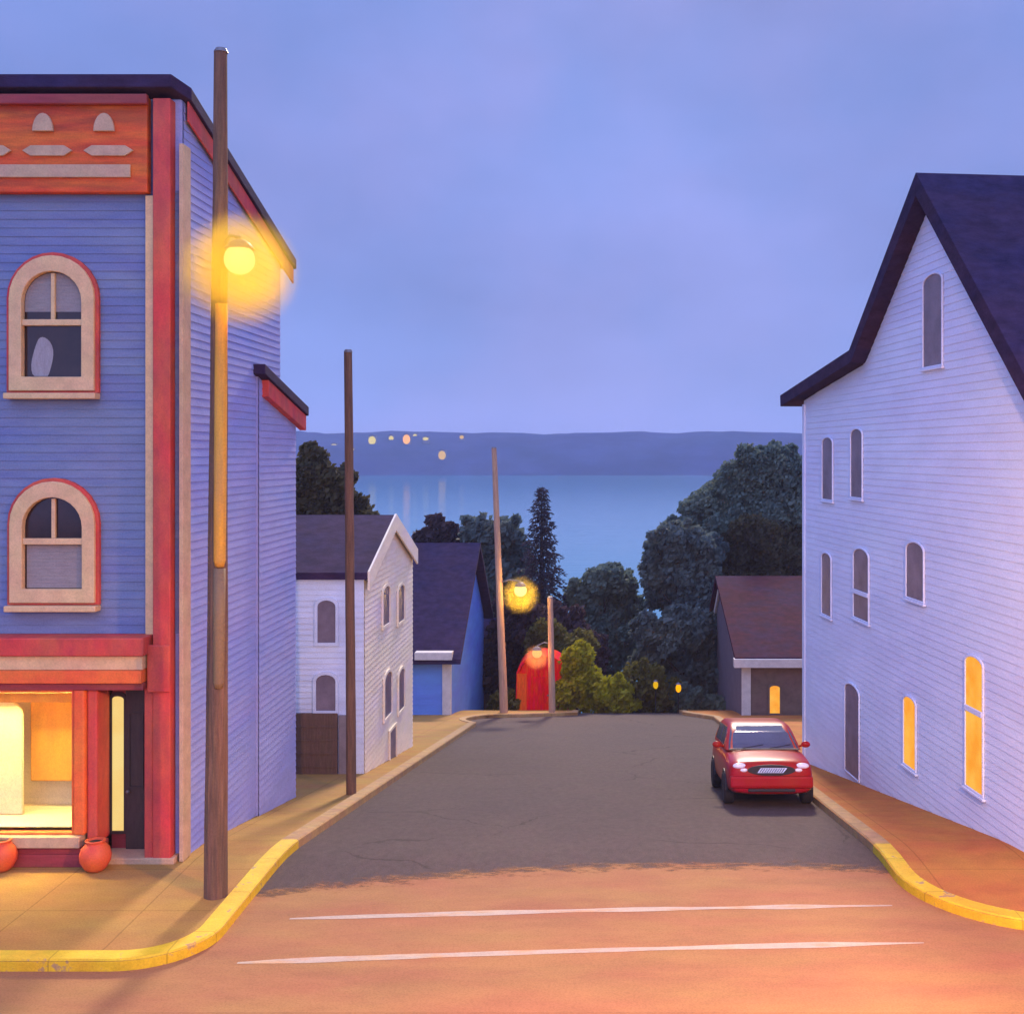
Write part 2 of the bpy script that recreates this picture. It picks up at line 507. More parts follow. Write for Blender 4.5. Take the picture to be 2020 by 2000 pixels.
def sheet(name, rows, material, dz=0.0, kind=True):
    """rows of (y, x0, x1) draped over the street surface"""
    mb = MB()
    for y, x0, x1 in rows:
        mb.v += [Vector((x0, y, G(y) + dz)), Vector((x1, y, G(y) + dz))]
    for i in range(len(rows) - 1):
        mb.f.append((2 * i, 2 * i + 1, 2 * i + 3, 2 * i + 2))
    o = mb.build(name, material)
    return struct(o) if kind else o


YR = [14, 15, 16, 16.4] + [16.6 + 0.1 * i for i in range(20)] + [18.6 + 0.4 * i for i in range(90)]
sheet('road', [(y, -6.4, 6.6) for y in YR], M['asphalt'], 0.0)

# tan paving of the crossing, partly lamplight put into its colour, with its curved far edge
pv = MB()
edge0 = [(-4.9, 15.9), (-4.2, 16.25), (-3.3, 16.55), (-2, 16.75), (-0.5, 16.88), (1.2, 16.98), (2.6, 17.0), (3.6, 16.85), (4.3, 16.5)]
edge = []
for (xa, ya), (xb, yb) in zip(edge0, edge0[1:]):
    for k in range(10):
        x_ = xa + (xb - xa) * k / 10
        edge.append((x_, 0.35 + ya + (yb - ya) * k / 10 + 0.10 * mnoise.noise(Vector((x_ * 1.3, 2.2, 0))) + 0.05 * mnoise.noise(Vector((x_ * 5.0, 7.2, 0)))))
edge.append((edge0[-1][0], edge0[-1][1] + 0.35))
near = [(-5.2, 12.5)] + [(x, 12.5) for x, y in edge[1:-1]] + [(4.6, 12.5)]
NE, NR = len(edge), 16
rowt = [0, 0.4, 0.6] + [0.7 + 0.3 * i / (NR - 4) for i in range(1, NR - 3 + 1)]
for t in rowt:
    for (x0, y0), (x1, y1) in zip(near, edge):
        y = y0 + (y1 - y0) * min(1, t)
        pv.v.append(Vector((x0 + (x1 - x0) * min(1, t), y, G(y) + 0.006)))
for j in range(len(rowt) - 1):
    for i in range(NE - 1):
        pv.f.append((j * NE + i, j * NE + i + 1, (j + 1) * NE + i + 1, (j + 1) * NE + i))
pv.add([(-70, -12, 0.004), (70, -12, 0.004), (70, 12.5, 0.004), (4.6, 12.5, 0.004), (-5.2, 12.5, 0.004), (-70, 12.5, 0.004)], [(0, 1, 2, 3, 4, 5)])
pv.add([(-70, 12.5, 0.004), (-5.2, 12.5, 0.004), (-4.9, 15.9, 0.004), (-70, 15.9, 0.004)], [(0, 1, 2, 3)])
pv.add([(4.6, 12.5, 0.004), (70, 12.5, 0.004), (70, 16.5, 0.004), (4.3, 16.5, 0.004)], [(0, 1, 2, 3)])
struct(pv.build('crossing_pavement', M['lamplit_pave']))
nt = M['lamplit_pave'].node_tree      # the painted lamplight tone breaks up over the asphalt in a ragged band at the brow
N, L = nt.nodes.new, nt.links.new
bs_ = [n for n in nt.nodes if n.type == 'BSDF_PRINCIPLED'][0]
out_ = [n for n in nt.nodes if n.type == 'OUTPUT_MATERIAL'][0]
tc = N('ShaderNodeTexCoord'); sx = N('ShaderNodeSeparateXYZ'); L(tc.outputs['Object'], sx.inputs[0])
def mth(op, a, b_=None):
    n = N('ShaderNodeMath'); n.operation = op
    for k_, q_ in enumerate((a, b_)):
        if q_ is None: continue
        if isinstance(q_, (int, float)): n.inputs[k_].default_value = q_
        else: L(q_, n.inputs[k_])
    return n.outputs[0]
dx_ = mth('SUBTRACT', sx.outputs[0], 1.4)
f_ = mth('ADD', sx.outputs[1], mth('MULTIPLY', mth('MULTIPLY', dx_, dx_), 0.030))
g_ = N('ShaderNodeMapRange'); g_.inputs[1].default_value = 16.55; g_.inputs[2].default_value = 17.45
g_.inputs[3].default_value = 0.22; g_.inputs[4].default_value = 0.78
L(f_, g_.inputs[0])
mpv = N('ShaderNodeMapping'); mpv.inputs['Scale'].default_value = (1.0, 2.2, 1.0); L(tc.outputs['Object'], mpv.inputs[0])
nn_ = N('ShaderNodeTexNoise'); nn_.inputs['Scale'].default_value = 2.6; nn_.inputs['Detail'].default_value = 9; nn_.inputs['Roughness'].default_value = 0.75
L(mpv.outputs[0], nn_.inputs['Vector'])
al_ = N('ShaderNodeMapRange'); al_.inputs[1].default_value = -0.10; al_.inputs[2].default_value = 0.12
L(mth('SUBTRACT', nn_.outputs['Fac'], g_.outputs[0]), al_.inputs[0])
tr_ = N('ShaderNodeBsdfTransparent'); ms_ = N('ShaderNodeMixShader')
L(al_.outputs[0], ms_.inputs[0]); L(tr_.outputs[0], ms_.inputs[1]); L(bs_.outputs[0], ms_.inputs[2]); L(ms_.outputs[0], out_.inputs[0])

KL, KR = -4.8, 4.0


def xl(y):
    if y < 14.5:
        return -5.8 + math.sqrt(max(0, 1.0 - (14.5 - y) ** 2))
    if y < 42:
        return KL
    if y < 46:
        t = (y - 42) / 4.0
        return KL - 0.6 * math.sin(math.pi * t) + 0.0
    if y < 50.5:
        return KL + 3.5 * min(1, (y - 46) / 1.3) ** 0.7
    return -1.3


def xr(y):
    if y < 16.5:
        return 6.0 - math.sqrt(max(0, 4.0 - (16.5 - y) ** 2))
    if y < 45:
        return KR
    return KR - 1.0 * min(1, (y - 45) / 2.5)


def arcy(y0, y1, n):
    return [y0 + (y1 - y0) * (1 - math.cos(0.5 * math.pi * i / n)) for i in range(n + 1)]


yl = arcy(13.5, 14.5, 10) + [14.9 + 0.4 * i for i in range(100)]
yr_ = arcy(14.5, 16.5, 12) + [16.9 + 0.4 * i for i in range(95)]
KH = 0.12
sheet('sidewalk', [(y, -70, xl(y)) for y in yl], M['walk'], KH)
sheet('sidewalk', [(y, xr(y), 70) for y in yr_], M['walk_red'], KH)


def kerb(name, path, inward, material, w=0.26, h=0.14):
    """path of (x,y); inward +1 = body lies to the left of travel"""
    mb = MB()
    n = len(path)
    for i, (x, y) in enumerate(path):
        a = Vector(path[max(i - 1, 0)]); b = Vector(path[min(i + 1, n - 1)])
        d = (b - a).normalized()
        nn = Vector((-d.y, d.x)) * inward
        p = Vector((x, y))
        q = p + nn * w
        e = p + nn * 0.03
        mb.v += [Vector((p.x, p.y, G(p.y) - 0.06)), Vector((p.x, p.y, G(p.y) + h - 0.03)), Vector((e.x, e.y, G(p.y) + h)),
                 Vector((q.x, q.y, G(q.y) + h)), Vector((q.x, q.y, G(q.y) - 0.06))]
    for i in range(n - 1):
        for k in range(5):
            kk = (k + 1) % 5
            mb.f.append((5 * i + k, 5 * i + kk, 5 * (i + 1) + kk, 5 * (i + 1) + k))
    mb.f += [(0, 1, 2, 3, 4), tuple(5 * (n - 1) + k for k in (4, 3, 2, 1, 0))]
    return struct(mb.build(name, material))


lp = [(-70, 13.5), (-30, 13.5), (-12, 13.5), (-8, 13.5), (-6.6, 13.5)] + [(-5.8 + math.sin(t) * 1.0, 14.5 - math.cos(t)) for t in [math.pi / 2 * i / 12 for i in range(13)]]
lp1 = lp + [(KL, y) for y in (15.2, 16, 16.8, 17.4, 18.0)]
kerb('painted_kerb', lp1, 1, M['yellow'])
lp2 = [(KL, 18.0 + 0.5 * i) for i in range(49)] + [(xl(y), y) for y in [42.4 + 0.3 * i for i in range(12)]] + [(xl(y), y) for y in (46.0, 46.1, 46.3, 46.6, 47.0, 47.5, 48, 49, 50.4, 52, 53.5)]
kerb('kerb', lp2, 1, M['kerb'])
rp = [(70, 14.5), (30, 14.5), (12, 14.5), (8, 14.5), (6.6, 14.5)] + [(6.0 - math.sin(t) * 2.0, 16.5 - math.cos(t) * 2.0) for t in [math.pi / 2 * i / 14 for i in range(15)]]
rp1 = rp + [(KR, 17.1), (KR, 17.7)]
kerb('painted_kerb', rp1, -1, M['yellow'])
rp2 = [(KR, 17.7 + 0.5 * i) for i in range(55)] + [(xr(y), y) for y in (45, 45.4, 46, 46.6, 47.2, 47.8, 50, 52, 53.5)]
kerb('kerb', rp2, -1, M['kerb'])

# the two painted crossing lines
for a, b, w, lab in (((-4.12, 15.02), (3.75, 15.46), 0.13, 0), ((-4.38, 13.72), (3.85, 14.28), 0.14, 1)):
    mb = MB()
    n = 40
    for i in range(n + 1):
        t = i / n
        x = a[0] + (b[0] - a[0]) * t; y = a[1] + (b[1] - a[1]) * t + 0.06 * math.sin(t * 3.1)
        ww = w * (0.5 + 0.35 * mnoise.noise(Vector((x * 0.9, lab * 9.1, 0.3)))) * min(1, 0.25 + 6 * t, 0.2 + 5 * (1 - t))
        mb.v += [Vector((x, y - ww, 0.0085)), Vector((x, y + ww, 0.0085))]
    for i in range(n):
        mb.f.append((2 * i, 2 * i + 1, 2 * i + 3, 2 * i + 2))
    struct(mb.build('road_marking', M['line']))

# ------------------------------------------------------------------ water and far shore
WZ = -13.1
w = MB()
w.add([(-1400, 70, WZ), (1400, 70, WZ), (1400, 1040, WZ), (-1400, 1040, WZ)], [(0, 1, 2, 3)])
mw, nt, out = nodes('calm blue bay water')
b = nt.nodes.new('ShaderNodeBsdfPrincipled')
b.inputs['Base Color'].default_value = (0.010, 0.215, 0.27, 1)
b.inputs['Roughness'].default_value = 0.08
b.inputs['IOR'].default_value = 1.33
tc = nt.nodes.new('ShaderNodeTexCoord'); mp = nt.nodes.new('ShaderNodeMapping')
mp.inputs['Scale'].default_value = (0.10, 0.5, 1)
nz = nt.nodes.new('ShaderNodeTexNoise'); nz.inputs['Scale'].default_value = 1.0; nz.inputs['Detail'].default_value = 6
bp = nt.nodes.new('ShaderNodeBump'); bp.inputs['Strength'].default_value = 0.16; bp.inputs['Distance'].default_value = 0.4
nt.links.new(tc.outputs['Object'], mp.inputs[0]); nt.links.new(mp.outputs[0], nz.inputs['Vector'])
nt.links.new(nz.outputs['Fac'], bp.inputs['Height']); nt.links.new(bp.outputs[0], b.inputs['Normal'])
nt.links.new(b.outputs[0], out.inputs[0])
struct(w.build('water', mw))

h = MB()
NXH, NYH = 150, 12
for j in range(NYH):
    y = 1000 + 22 * j
    for i in range(NXH + 1):
        x = -1300 + 2600 * i / NXH
        t = j / (NYH - 1)
        prof = math.sin(min(1, t * 1.25) * math.pi / 2) ** 0.8
        top = 41 + 5.0 * mnoise.noise(Vector((x / 170, 3.1, 0))) + 2.6 * mnoise.noise(Vector((x / 45, 1.1, 0)))
        top -= 4.0 * max(0, (-x - 180) / 120) if -300 < x < -180 else 0
        z = WZ - 1 + prof * top + (1.6 * mnoise.noise(Vector((x / 9, y / 14, 5))) + 1.0 * mnoise.noise(Vector((x / 4, y / 5, 2))) if j else 0)
        h.v.append(Vector((x, y + 12 * mnoise.noise(Vector((x / 60, 8, j))), z)))
for j in range(NYH - 1):
    for i in range(NXH):
        a = j * (NXH + 1) + i
        h.f.append((a, a + 1, a + NXH + 2, a + NXH + 1))
hills = struct(h.build('hills', M['hill'], smooth=True))


def hill_y(u, v):
    """where on the far hillside a sight line lands"""
    best = None
    for q in h.v:
        uu = U0 + F * q.x / q.y; vv = V0 - F * (q.z - CZ) / q.y
        e = (uu - u) ** 2 + (vv - v) ** 2
        if best is None or e < best[0]:
            best = (e, q)
    return best[1]


far = [(630, 841, 12, 6, 1, 'lowest pale cottage at the left end of the far shore lights'), (662, 848, 11, 6, 1, 'pale cottage just left of the tall brown pole on the far shore'),
       (702, 831, 14, 16, 1, 'biggest pale yellow lit house on the far hillside'), (738, 827, 9, 9, 1, 'small pale yellow lit house between the two biggest far lights'),
       (767, 829, 14, 18, 2, 'orange lit house highest on the far hillside'), (783, 823, 8, 8, 1, 'tiny yellow lit house beside the orange lit far house'),
       (803, 828, 11, 6, 1, 'faint low lit house right of the orange far house'), (871, 825, 8, 7, 3, 'faint orange lit house farthest right on the far hillside'),
       (834, 859, 14, 17, 3, 'amber lit house standing low near the far waterline')]
for u, v, wu, hv, c, lab in far:
    q = hill_y(u, v + hv / 2)
    Y = q.y - 6
    x0, x1 = PX(u - wu / 2, Y), PX(u + wu / 2, Y)
    zb, zt = PZ(v + hv / 2, Y), PZ(v - hv / 2, Y)
    root = empty('lit_house', ((x0 + x1) / 2, Y, zb), lab, 'house', 'lit houses on the far shore')
    mb = MB(); mb.box(x0 - 0.3, x1 + 0.3, Y, Y + 5, zb - 3, zt + 0.3)
    mb.build('wall', M['grey_gable'], root)
    mb = MB(); xm = (x0 + x1) / 2
    mb.prism([(x0 - 0.6, Y - 0.3, zt + 0.3), (x1 + 0.6, Y - 0.3, zt + 0.3), (xm, Y - 0.3, zt + 1.6)],
             [(x0 - 0.6, Y + 5.2, zt + 0.3), (x1 + 0.6, Y + 5.2, zt + 0.3), (xm, Y + 5.2, zt + 1.6)])
    mb.build('roof', M['roof'], root)
    mb = MB(); k = 14
    xc, zc, rx, rz = xm, (zb + zt) / 2, (x1 - x0) / 2, (zt - zb) / 2
    ring = [(xc + rx * math.cos(2 * math.pi * i / k), zc + rz * math.sin(2 * math.pi * i / k)) for i in range(k)]
    mb.prism([(x, Y - 0.15, z) for x, z in ring], [(x, Y + 0.05, z) for x, z in ring])
    mb.build('lit_window', (None, E_FAR1, E_FAR2, E_FAR3)[c], root)

# ------------------------------------------------------------------ corner shop building (left)
YF = 16.9
XC = -6.22


def xf(u): return PX(u, YF)
def zf(v): return PZ(v, YF)


FP = Plane((0, YF), (1, 0), (0, -1))          # front, s = x
SP = Plane((XC, 0), (0, 1), (1, 0))           # street side, s = y
shop = empty('corner_shop', (-9, 19.5, 0.12), 'three-storey blue corner shop building with red trim and lit shop window', 'building')
Z1 = zf(1195)       # top of the shop front
ZT = zf(158)
XL = -18.0
YB = 21.9
zr = lambda y: 11.22 + (9.58 - 11.22) * (y - 16.6) / (22.6 - 16.6)     # sloping roof
mb = MB()
YQ = YF + 0.024
mb.prism([(XL, YQ, Z1 - 0.6), (XL, YB, Z1 - 0.6), (XL, YB, zr(YB)), (XL, YQ, zr(YF))],
         [(XC + 0.0, YQ, Z1 - 0.6), (XC, YB, Z1 - 0.6), (XC, YB, zr(YB)), (XC, YQ, zr(YF))])
clap(mb, FP, [(-11.5, Z1), (XC, Z1), (XC, zf(360)), (-11.5, zf(360))], 0.125)
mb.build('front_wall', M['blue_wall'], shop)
# the side wall is its own skin of boards, ground floor included
mb = MB()
mb.prism([(XC - 0.25, YF + 0.02, -1.4), (XC - 0.25, YB, -1.8), (XC - 0.25, YB, zr(YB) - 0.02), (XC - 0.25, YF + 0.02, zr(YF) - 0.02)],
         [(XC + 0.02, YF + 0.02, -1.4), (XC + 0.02, YB, -1.8), (XC + 0.02, YB, zr(YB) - 0.02), (XC + 0.02, YF + 0.02, zr(YF) - 0.02)])
clap(mb, SP, [(YF + 0.03, -1.3), (YB, -1.3), (YB, zr(YB) - 0.03), (YF + 0.03, zr(YF) - 0.03)], 0.125, 0.031, 0.042)
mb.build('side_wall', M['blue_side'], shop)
mb = MB()   # lower rear wing
zw = lambda y: 7.36 + (6.76 - 7.36) * (y - 20.3) / (23.1 - 20.3)
mb.prism([(XL, 20.4, -2), (XL, 22.8, -2), (XL, 22.8, zw(22.8)), (XL, 20.4, zw(20.4))],
         [(XC + 0.07, 20.4, -2), (XC + 0.07, 22.8, -2), (XC + 0.07, 22.8, zw(22.8)), (XC + 0.07, 20.4, zw(20.4))])
clap(mb, SP, [(20.4, -1.6), (22.8, -1.6), (22.8, zw(22.8) - 0.02), (20.4, zw(20.4) - 0.02)], 0.125, 0.081, 0.092)
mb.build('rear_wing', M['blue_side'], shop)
for f, y0, y1, th, nm, xo in ((zr, 16.62, 22.65, 0.19, 'roof', 0.14), (zw, 20.25, 23.2, 0.18, 'wing_roof', 0.24)):
    mb = MB()
    cut = 0.17 if nm == 'roof' else 0.0
    if cut:
        ol = [(XL, y0), (XC + xo - cut, y0), (XC + xo, y0 + 0.34), (XC + xo, y1), (XL, y1)]
        mb.prism([(x, y, f(y)) for x, y in ol], [(x, y, f(y) + th) for x, y in ol])
    else:
        mb.hexa([(XL, y0, f(y0)), (XC + xo, y0, f(y0)), (XC + xo, y1, f(y1)), (XL, y1, f(y1))],
                [(XL, y0, f(y0) + th), (XC + xo, y0, f(y0) + th), (XC + xo, y1, f(y1) + th), (XL, y1, f(y1) + th)])
    r = mb.build(nm, M['roof'], shop, bevel=0.015)
    mb = MB()
    ya = y0 + 0.35; yb = y1 - 0.05
    mb.hexa([(XC + 0.07, ya, f(ya) - 0.30), (XC + xo - 0.04, ya, f(ya) - 0.30), (XC + xo - 0.04, yb, f(yb) - 0.30), (XC + 0.07, yb, f(yb) - 0.30)],
            [(XC + 0.07, ya, f(ya) - 0.003), (XC + xo - 0.04, ya, f(ya) - 0.003), (XC + xo - 0.04, yb, f(yb) - 0.003), (XC + 0.07, yb, f(yb) - 0.003)])
    mb.build('rake_board', M['red'], r, bevel=0.01)
# frieze
mb = MB(); FP.box(mb, XL, xf(286), zf(368), 11.12, 0.003, 0.16)
fr = mb.build('frieze', M['red_frieze'], shop, bevel=0.02)
mb = MB(); FP.box(mb, XL, xf(290), 10.98, 11.13, 0.163, 0.26)
mb.build('cornice', M['maroon'], shop, bevel=0.02)
mb = MB(); FP.box(mb, XL, xf(256), zf(341), zf(317), 0.163, 0.20)
mb.build('cream_band', M['tan'], fr, bevel=0.01)
for i in range(12):
    u = 207 - 114 * i
    if xf(u) < XL + 0.3: break
    mb = MB(); FP.prism(mb, [(xf(u) + 0.15 * math.cos(t), zf(255) + 0.26 * math.sin(t)) for t in [math.pi * k / 10 for k in range(11)]], 0.163, 0.21)
    mb.build('roundel', M['tan'], fr, bevel=0.008)
    mb = MB(); x, z = xf(u + 8), zf(291)
    FP.prism(mb, [(x - 0.36, z), (x - 0.24, z - 0.075), (x + 0.24, z - 0.075), (x + 0.36, z), (x + 0.24, z + 0.075), (x - 0.24, z + 0.075)], 0.163, 0.20)
    mb.build('lozenge', M['tan'], fr, bevel=0.008)
# corner boards
mb = MB(); mb.box(xf(297), xf(330) , YF - 0.18, YF + 0.16, 0.12, 11.09); mb.build('corner_board', M['red'], shop, bevel=0.015)
mb = MB(); FP.box(mb, xf(279), xf(297) - 0.003, Z1, zf(372), 0.003, 0.10); mb.build('cream_strip', M['cream'], shop, bevel=0.01)
mb = MB(); mb.box(XC + 0.023, XC + 0.085, YF - 0.12, YF + 0.19, 0.12, zf(275)); mb.build('cream_strip', M['tan'], shop, bevel=0.008)


def arched_window(uc, vtop, vbot, curtain):
    s = YF / F
    x = xf(uc); z1 = zf(vtop); z0 = zf(vbot)
    ow, iw = 80 * s, 56 * s
    mb = MB()
    zi0, zi1 = z0 + 26 * s, z1 - 30 * s
    FP.ring(mb, arch(x - ow, x + ow, z0, z1, 14), arch(x - iw, x + iw, zi0, zi1, 14), 0.0, 0.11)
    wnd = mb.build('arched_window', M['cream'], shop, bevel=0.012)
    mb = MB(); FP.ring(mb, arch(x - ow - 0.05, x + ow + 0.05, z0 - 0.03, z1 + 0.05, 14), arch(x - ow + 0.002, x + ow - 0.002, z0, z1 - 0.002, 14), 0.0, 0.06)
    mb.build('red_edging', M['red'], wnd)
    mb = MB(); FP.prism(mb, arch(x - iw - 0.02, x + iw + 0.02, zi0 - 0.02, zi1 + 0.02, 14), 0.004, 0.012)
    mb.build('pane', M['dark_glass'], wnd)
    zm = z0 + (z1 - z0) * 0.505
    mb = MB(); FP.box(mb, x - iw, x + iw, zm - 0.045, zm + 0.045, 0.013, 0.085); mb.build('meeting_rail', M['cream'], wnd, bevel=0.008)
    mb = MB(); FP.box(mb, x - 0.028, x + 0.028, zm + 0.046, zi1 - 0.02, 0.013, 0.06); mb.build('mullion', M['cream'], wnd, bevel=0.006)
    mb = MB(); FP.box(mb, x - ow - 0.04, x + ow + 0.05, z0 - 0.12, z0 - 0.035, 0.0, 0.19); mb.build('sill', M['cream'], wnd, bevel=0.012)
    if curtain:
        mb = MB()
        pts = [(x - iw + 0.26 + (0.15 + 0.03 * math.sin(t * 2)) * math.cos(t), max(zi0 + 0.015, zi0 + 0.25 + 0.33 * math.sin(t))) for t in [2 * math.pi * k / 28 for k in range(28)]]
        FP.prism(mb, pts, 0.0125, 0.018); mb.build('curtain', M['curtain'], wnd)
        mb = MB(); FP.prism(mb, [(a, max(z, zm + 0.16)) for a, z in arch(x - iw + 0.01, x + iw - 0.01, zm + 0.16, zi1 - 0.01, 14)], 0.0125, 0.018)
        mb.build('blind', M['blind'], wnd)
    else:
        mb = MB(); FP.box(mb, x - iw + 0.03, x + iw - 0.01, zi0 + 0.01, zm - 0.05, 0.0125, 0.018); mb.build('blind', M['blind'], wnd)


for uc in (103, -205, -515):
    arched_window(uc, 484, 738, True)
    arched_window(uc + 1, 908, 1136, False)

# shop front
YS = YF - 0.30
mb = MB(); FP.box(mb, XL, xf(292), zf(1229), zf(1195), 0.003, 0.42); mb.build('shop_cornice', M['red'], shop, bevel=0.02)
mb = MB(); FP.box(mb, XL, xf(286), zf(1256), zf(1229) - 0.003, 0.0, 0.34); mb.build('fascia', M['cream'], shop, bevel=0.012)
mb = MB(); FP.box(mb, XL, xf(286), zf(1280), zf(1256) - 0.003, 0.0, 0.38); mb.build('lower_fascia', M['orange'], shop, bevel=0.012)
mb = MB(); FP.box(mb, XL, xf(286), zf(1294), zf(1280) - 0.003, 0.0, 0.31); mb.build('head_board', M['maroon'], shop, bevel=0.01)
mb = MB(); mb.box(xf(289), xf(332), YF - 0.24, YF - 0.183, zf(1300), zf(1212)); mb.build('bracket', M['red'], shop, bevel=0.02)
XW0, XW1 = -10.9, xf(155)
zsill, zhead = 0.56, zf(1294)
mb = MB(); FP.box(mb, XW0 - 0.3, xf(200), 0.12, zsill - 0.16, -0.1, 0.30); bulk = mb.build('stall_riser', M['maroon'], shop, bevel=0.015)
mb = MB(); FP.box(mb, XW0 - 0.3, xf(200), 0.12, 0.30, 0.303, 0.34); mb.build('plinth', M['maroon'], bulk, bevel=0.01)
mb = MB(); FP.box(mb, XW0 - 0.3, xf(172), zsill - 0.157, zsill, -0.1, 0.38); mb.build('shop_sill', M['tan'], shop, bevel=0.012)
dwin = MB(); FP.ring(dwin, [(XW0, zsill + 0.002), (XW1, zsill + 0.002), (XW1, zhead), (XW0, zhead)],
                     [(XW0 + 0.05, zsill + 0.03), (XW1 - 0.03, zsill + 0.03), (XW1 - 0.03, zhead - 0.04), (XW0 + 0.05, zhead - 0.04)], 0.16, 0.27)
dw = dwin.build('display_window', M['orange'], shop, bevel=0.006)
mb = MB(); FP.box(mb, XW0 + 0.05, XW1 - 0.03, zsill + 0.03, zhead - 0.04, 0.205, 0.215); mb.build('pane', M['clear'], dw)
# inside of the shop: lit display bay
mb = MB()
yi = 18.1
mb.add([(XW0, YF - 0.15, zsill), (XW1, YF - 0.15, zsill), (XW1, yi, zsill), (XW0, yi, zsill),
        (XW0, YF - 0.15, zhead), (XW1, YF - 0.15, zhead), (XW1, yi, zhead), (XW0, yi, zhead)],
       [(0, 1, 2, 3), (4, 7, 6, 5), (3, 2, 6, 7), (1, 5, 6, 2), (0, 3, 7, 4)])
mb.build('display_bay', M['shop_wall'], shop)
mb = MB(); x0, x1 = PX(60, 17.9), PX(150, 17.9)
mb.box(x0, x1, 17.85, 17.93, zsill + 0.42, zhead - 0.28); mb.build('display_board', M['shop_orange'], shop, bevel=0.02)
mb = MB(); x1 = PX(46, 17.6); Pl = Plane((0, 17.6), (1, 0), (0, -1))
Pl.prism(mb, arch(x1 - 0.72, x1, zsill + 0.004, zhead - 0.32, 10, 0.7), 0, 0.06); mb.build('display_board', M['shop_pale'], shop, bevel=0.02)
mb = MB(); mb.box(XW0 + 0.1, XW1 - 0.05, 17.0, 17.08, zhead - 0.26, zhead - 0.12); mb.build('pelmet', M['shop_orange'], shop, bevel=0.01)
# columns and recessed entrance
mb = MB(); FP.box(mb, xf(155) + 0.002, xf(177), zsill + 0.0, zhead, 0.0, 0.30); mb.build('column', M['orange'], shop, bevel=0.03)
mb = MB(); FP.box(mb, xf(177) + 0.003, xf(197), 0.40, zhead, -0.2, 0.24); mb.build('column', M['red'], shop, bevel=0.03)
YD = YF + 0.25
DP = Plane((0, YD), (1, 0), (0, -1))
mb = MB(); DP.box(mb, xf(197), XC - 0.25, 0.0, Z1 - 0.6, -0.2, 0.0); mb.build('entrance_wall', M['maroon'], shop)
mb = MB(); mb.box(xf(197), XC - 0.02, YF - 0.2, YD, 0.10, 0.20); mb.build('door_step', M['tan'], shop, bevel=0.01)
sx0, sx1 = PX(213, YD), PX(236, YD)
mb = MB(); DP.ring(mb, arch(sx0 - 0.03, sx1 + 0.03, 0.42, PZ(1305, YD), 6, 0.5), arch(sx0, sx1, 0.46, PZ(1312, YD), 6, 0.5), 0.003, 0.05)
sl = mb.build('sidelight', M['door_dark'], shop)
mb = MB(); DP.prism(mb, arch(sx0, sx1, 0.46, PZ(1312, YD), 6, 0.5), 0.004, 0.02); mb.build('pane', E_STRIP, sl)
dx0, dx1 = PX(240, YD), PX(281, YD)
mb = MB(); DP.box(mb, dx0, dx1, 0.20, PZ(1300, YD), 0.003, 0.06); dr = mb.build('door', M['door_dark'], shop, bevel=0.01)
mb = MB(); DP.ring(mb, [(dx0 + 0.05, 1.1), (dx1 - 0.05, 1.1), (dx1 - 0.05, 2.2), (dx0 + 0.05, 2.2)], [(dx0 + 0.07, 1.12), (dx1 - 0.07, 1.12), (dx1 - 0.07, 2.18), (dx0 + 0.07, 2.18)], 0.063, 0.08); mb.build('door_moulding', M['door_dark'], dr)
mb = MB(); mb.ball(DP.pt(dx0 + 0.05, 1.05, 0.10), 0.03, 10, 8); mb.build('handle', M['metal'], dr, smooth=True)
mb = MB(); FP.box(mb, xf(280), xf(297) - 0.003, 0.12, zf(1256), 0.0, 0.16); mb.build('pilaster', M['red'], shop, bevel=0.02)
# ground floor of the front beyond the window, and the back
mb = MB(); mb.box(XL, XW0 - 0.3, YF - 0.02, YF + 0.3, 0.0, Z1 - 0.6); mb.box(XL, XC - 0.25, YB - 0.3, YB, -1.8, Z1 - 0.6); mb.build('ground_floor_wall', M['maroon'], shop)

# round pots at the foot of the shop front
for uc, lab in ((180, 'round red-orange pot by the shop column, right of the pair'), (2, 'round red-orange pot under the lit shop window at the picture edge')):
    y = YF - 0.46
    x = PX(uc, y)
    pot = empty('flower_pot', (x, y, 0.12), lab, 'flower pot', 'round pots below the shop window')
    mb = MB(); mb.lathe((x, y, 0.12), [(0.10, 0.0), (0.15, 0.04), (0.205, 0.14), (0.215, 0.22), (0.19, 0.32), (0.13, 0.385), (0.12, 0.40), (0.14, 0.42), (0.14, 0.435), (0.11, 0.435), (0.10, 0.40)], 22)
    mb.build('pot', M['terracotta'], pot, smooth=True)
    mb = MB(); mb.lathe((x, y, 0.12), [(0.104, 0.395), (0.09, 0.41), (0.03, 0.415)], 14); mb.build('soil', M['soil'], pot)

# ------------------------------------------------------------------ pale house with the big gable (right)
RK, RC = 0.109, 4.86 + 0.109 * 28.9
L_ = math.hypot(1, RK)
Afar = Vector((4.86, 28.9))
Rd = Vector((RK / L_, -1 / L_)); Rn = Vector((-1 / L_, -RK / L_))
RP = Plane((Afar.x, Afar.y), (Rd.x, Rd.y), (Rn.x, Rn.y))


def rs(u):
    Y = RC / ((u - U0) / F + RK)
    return (28.9 - Y) * L_, Y


def rz(u, v):
    s, Y = rs(u)
    return s, PZ(v, Y)


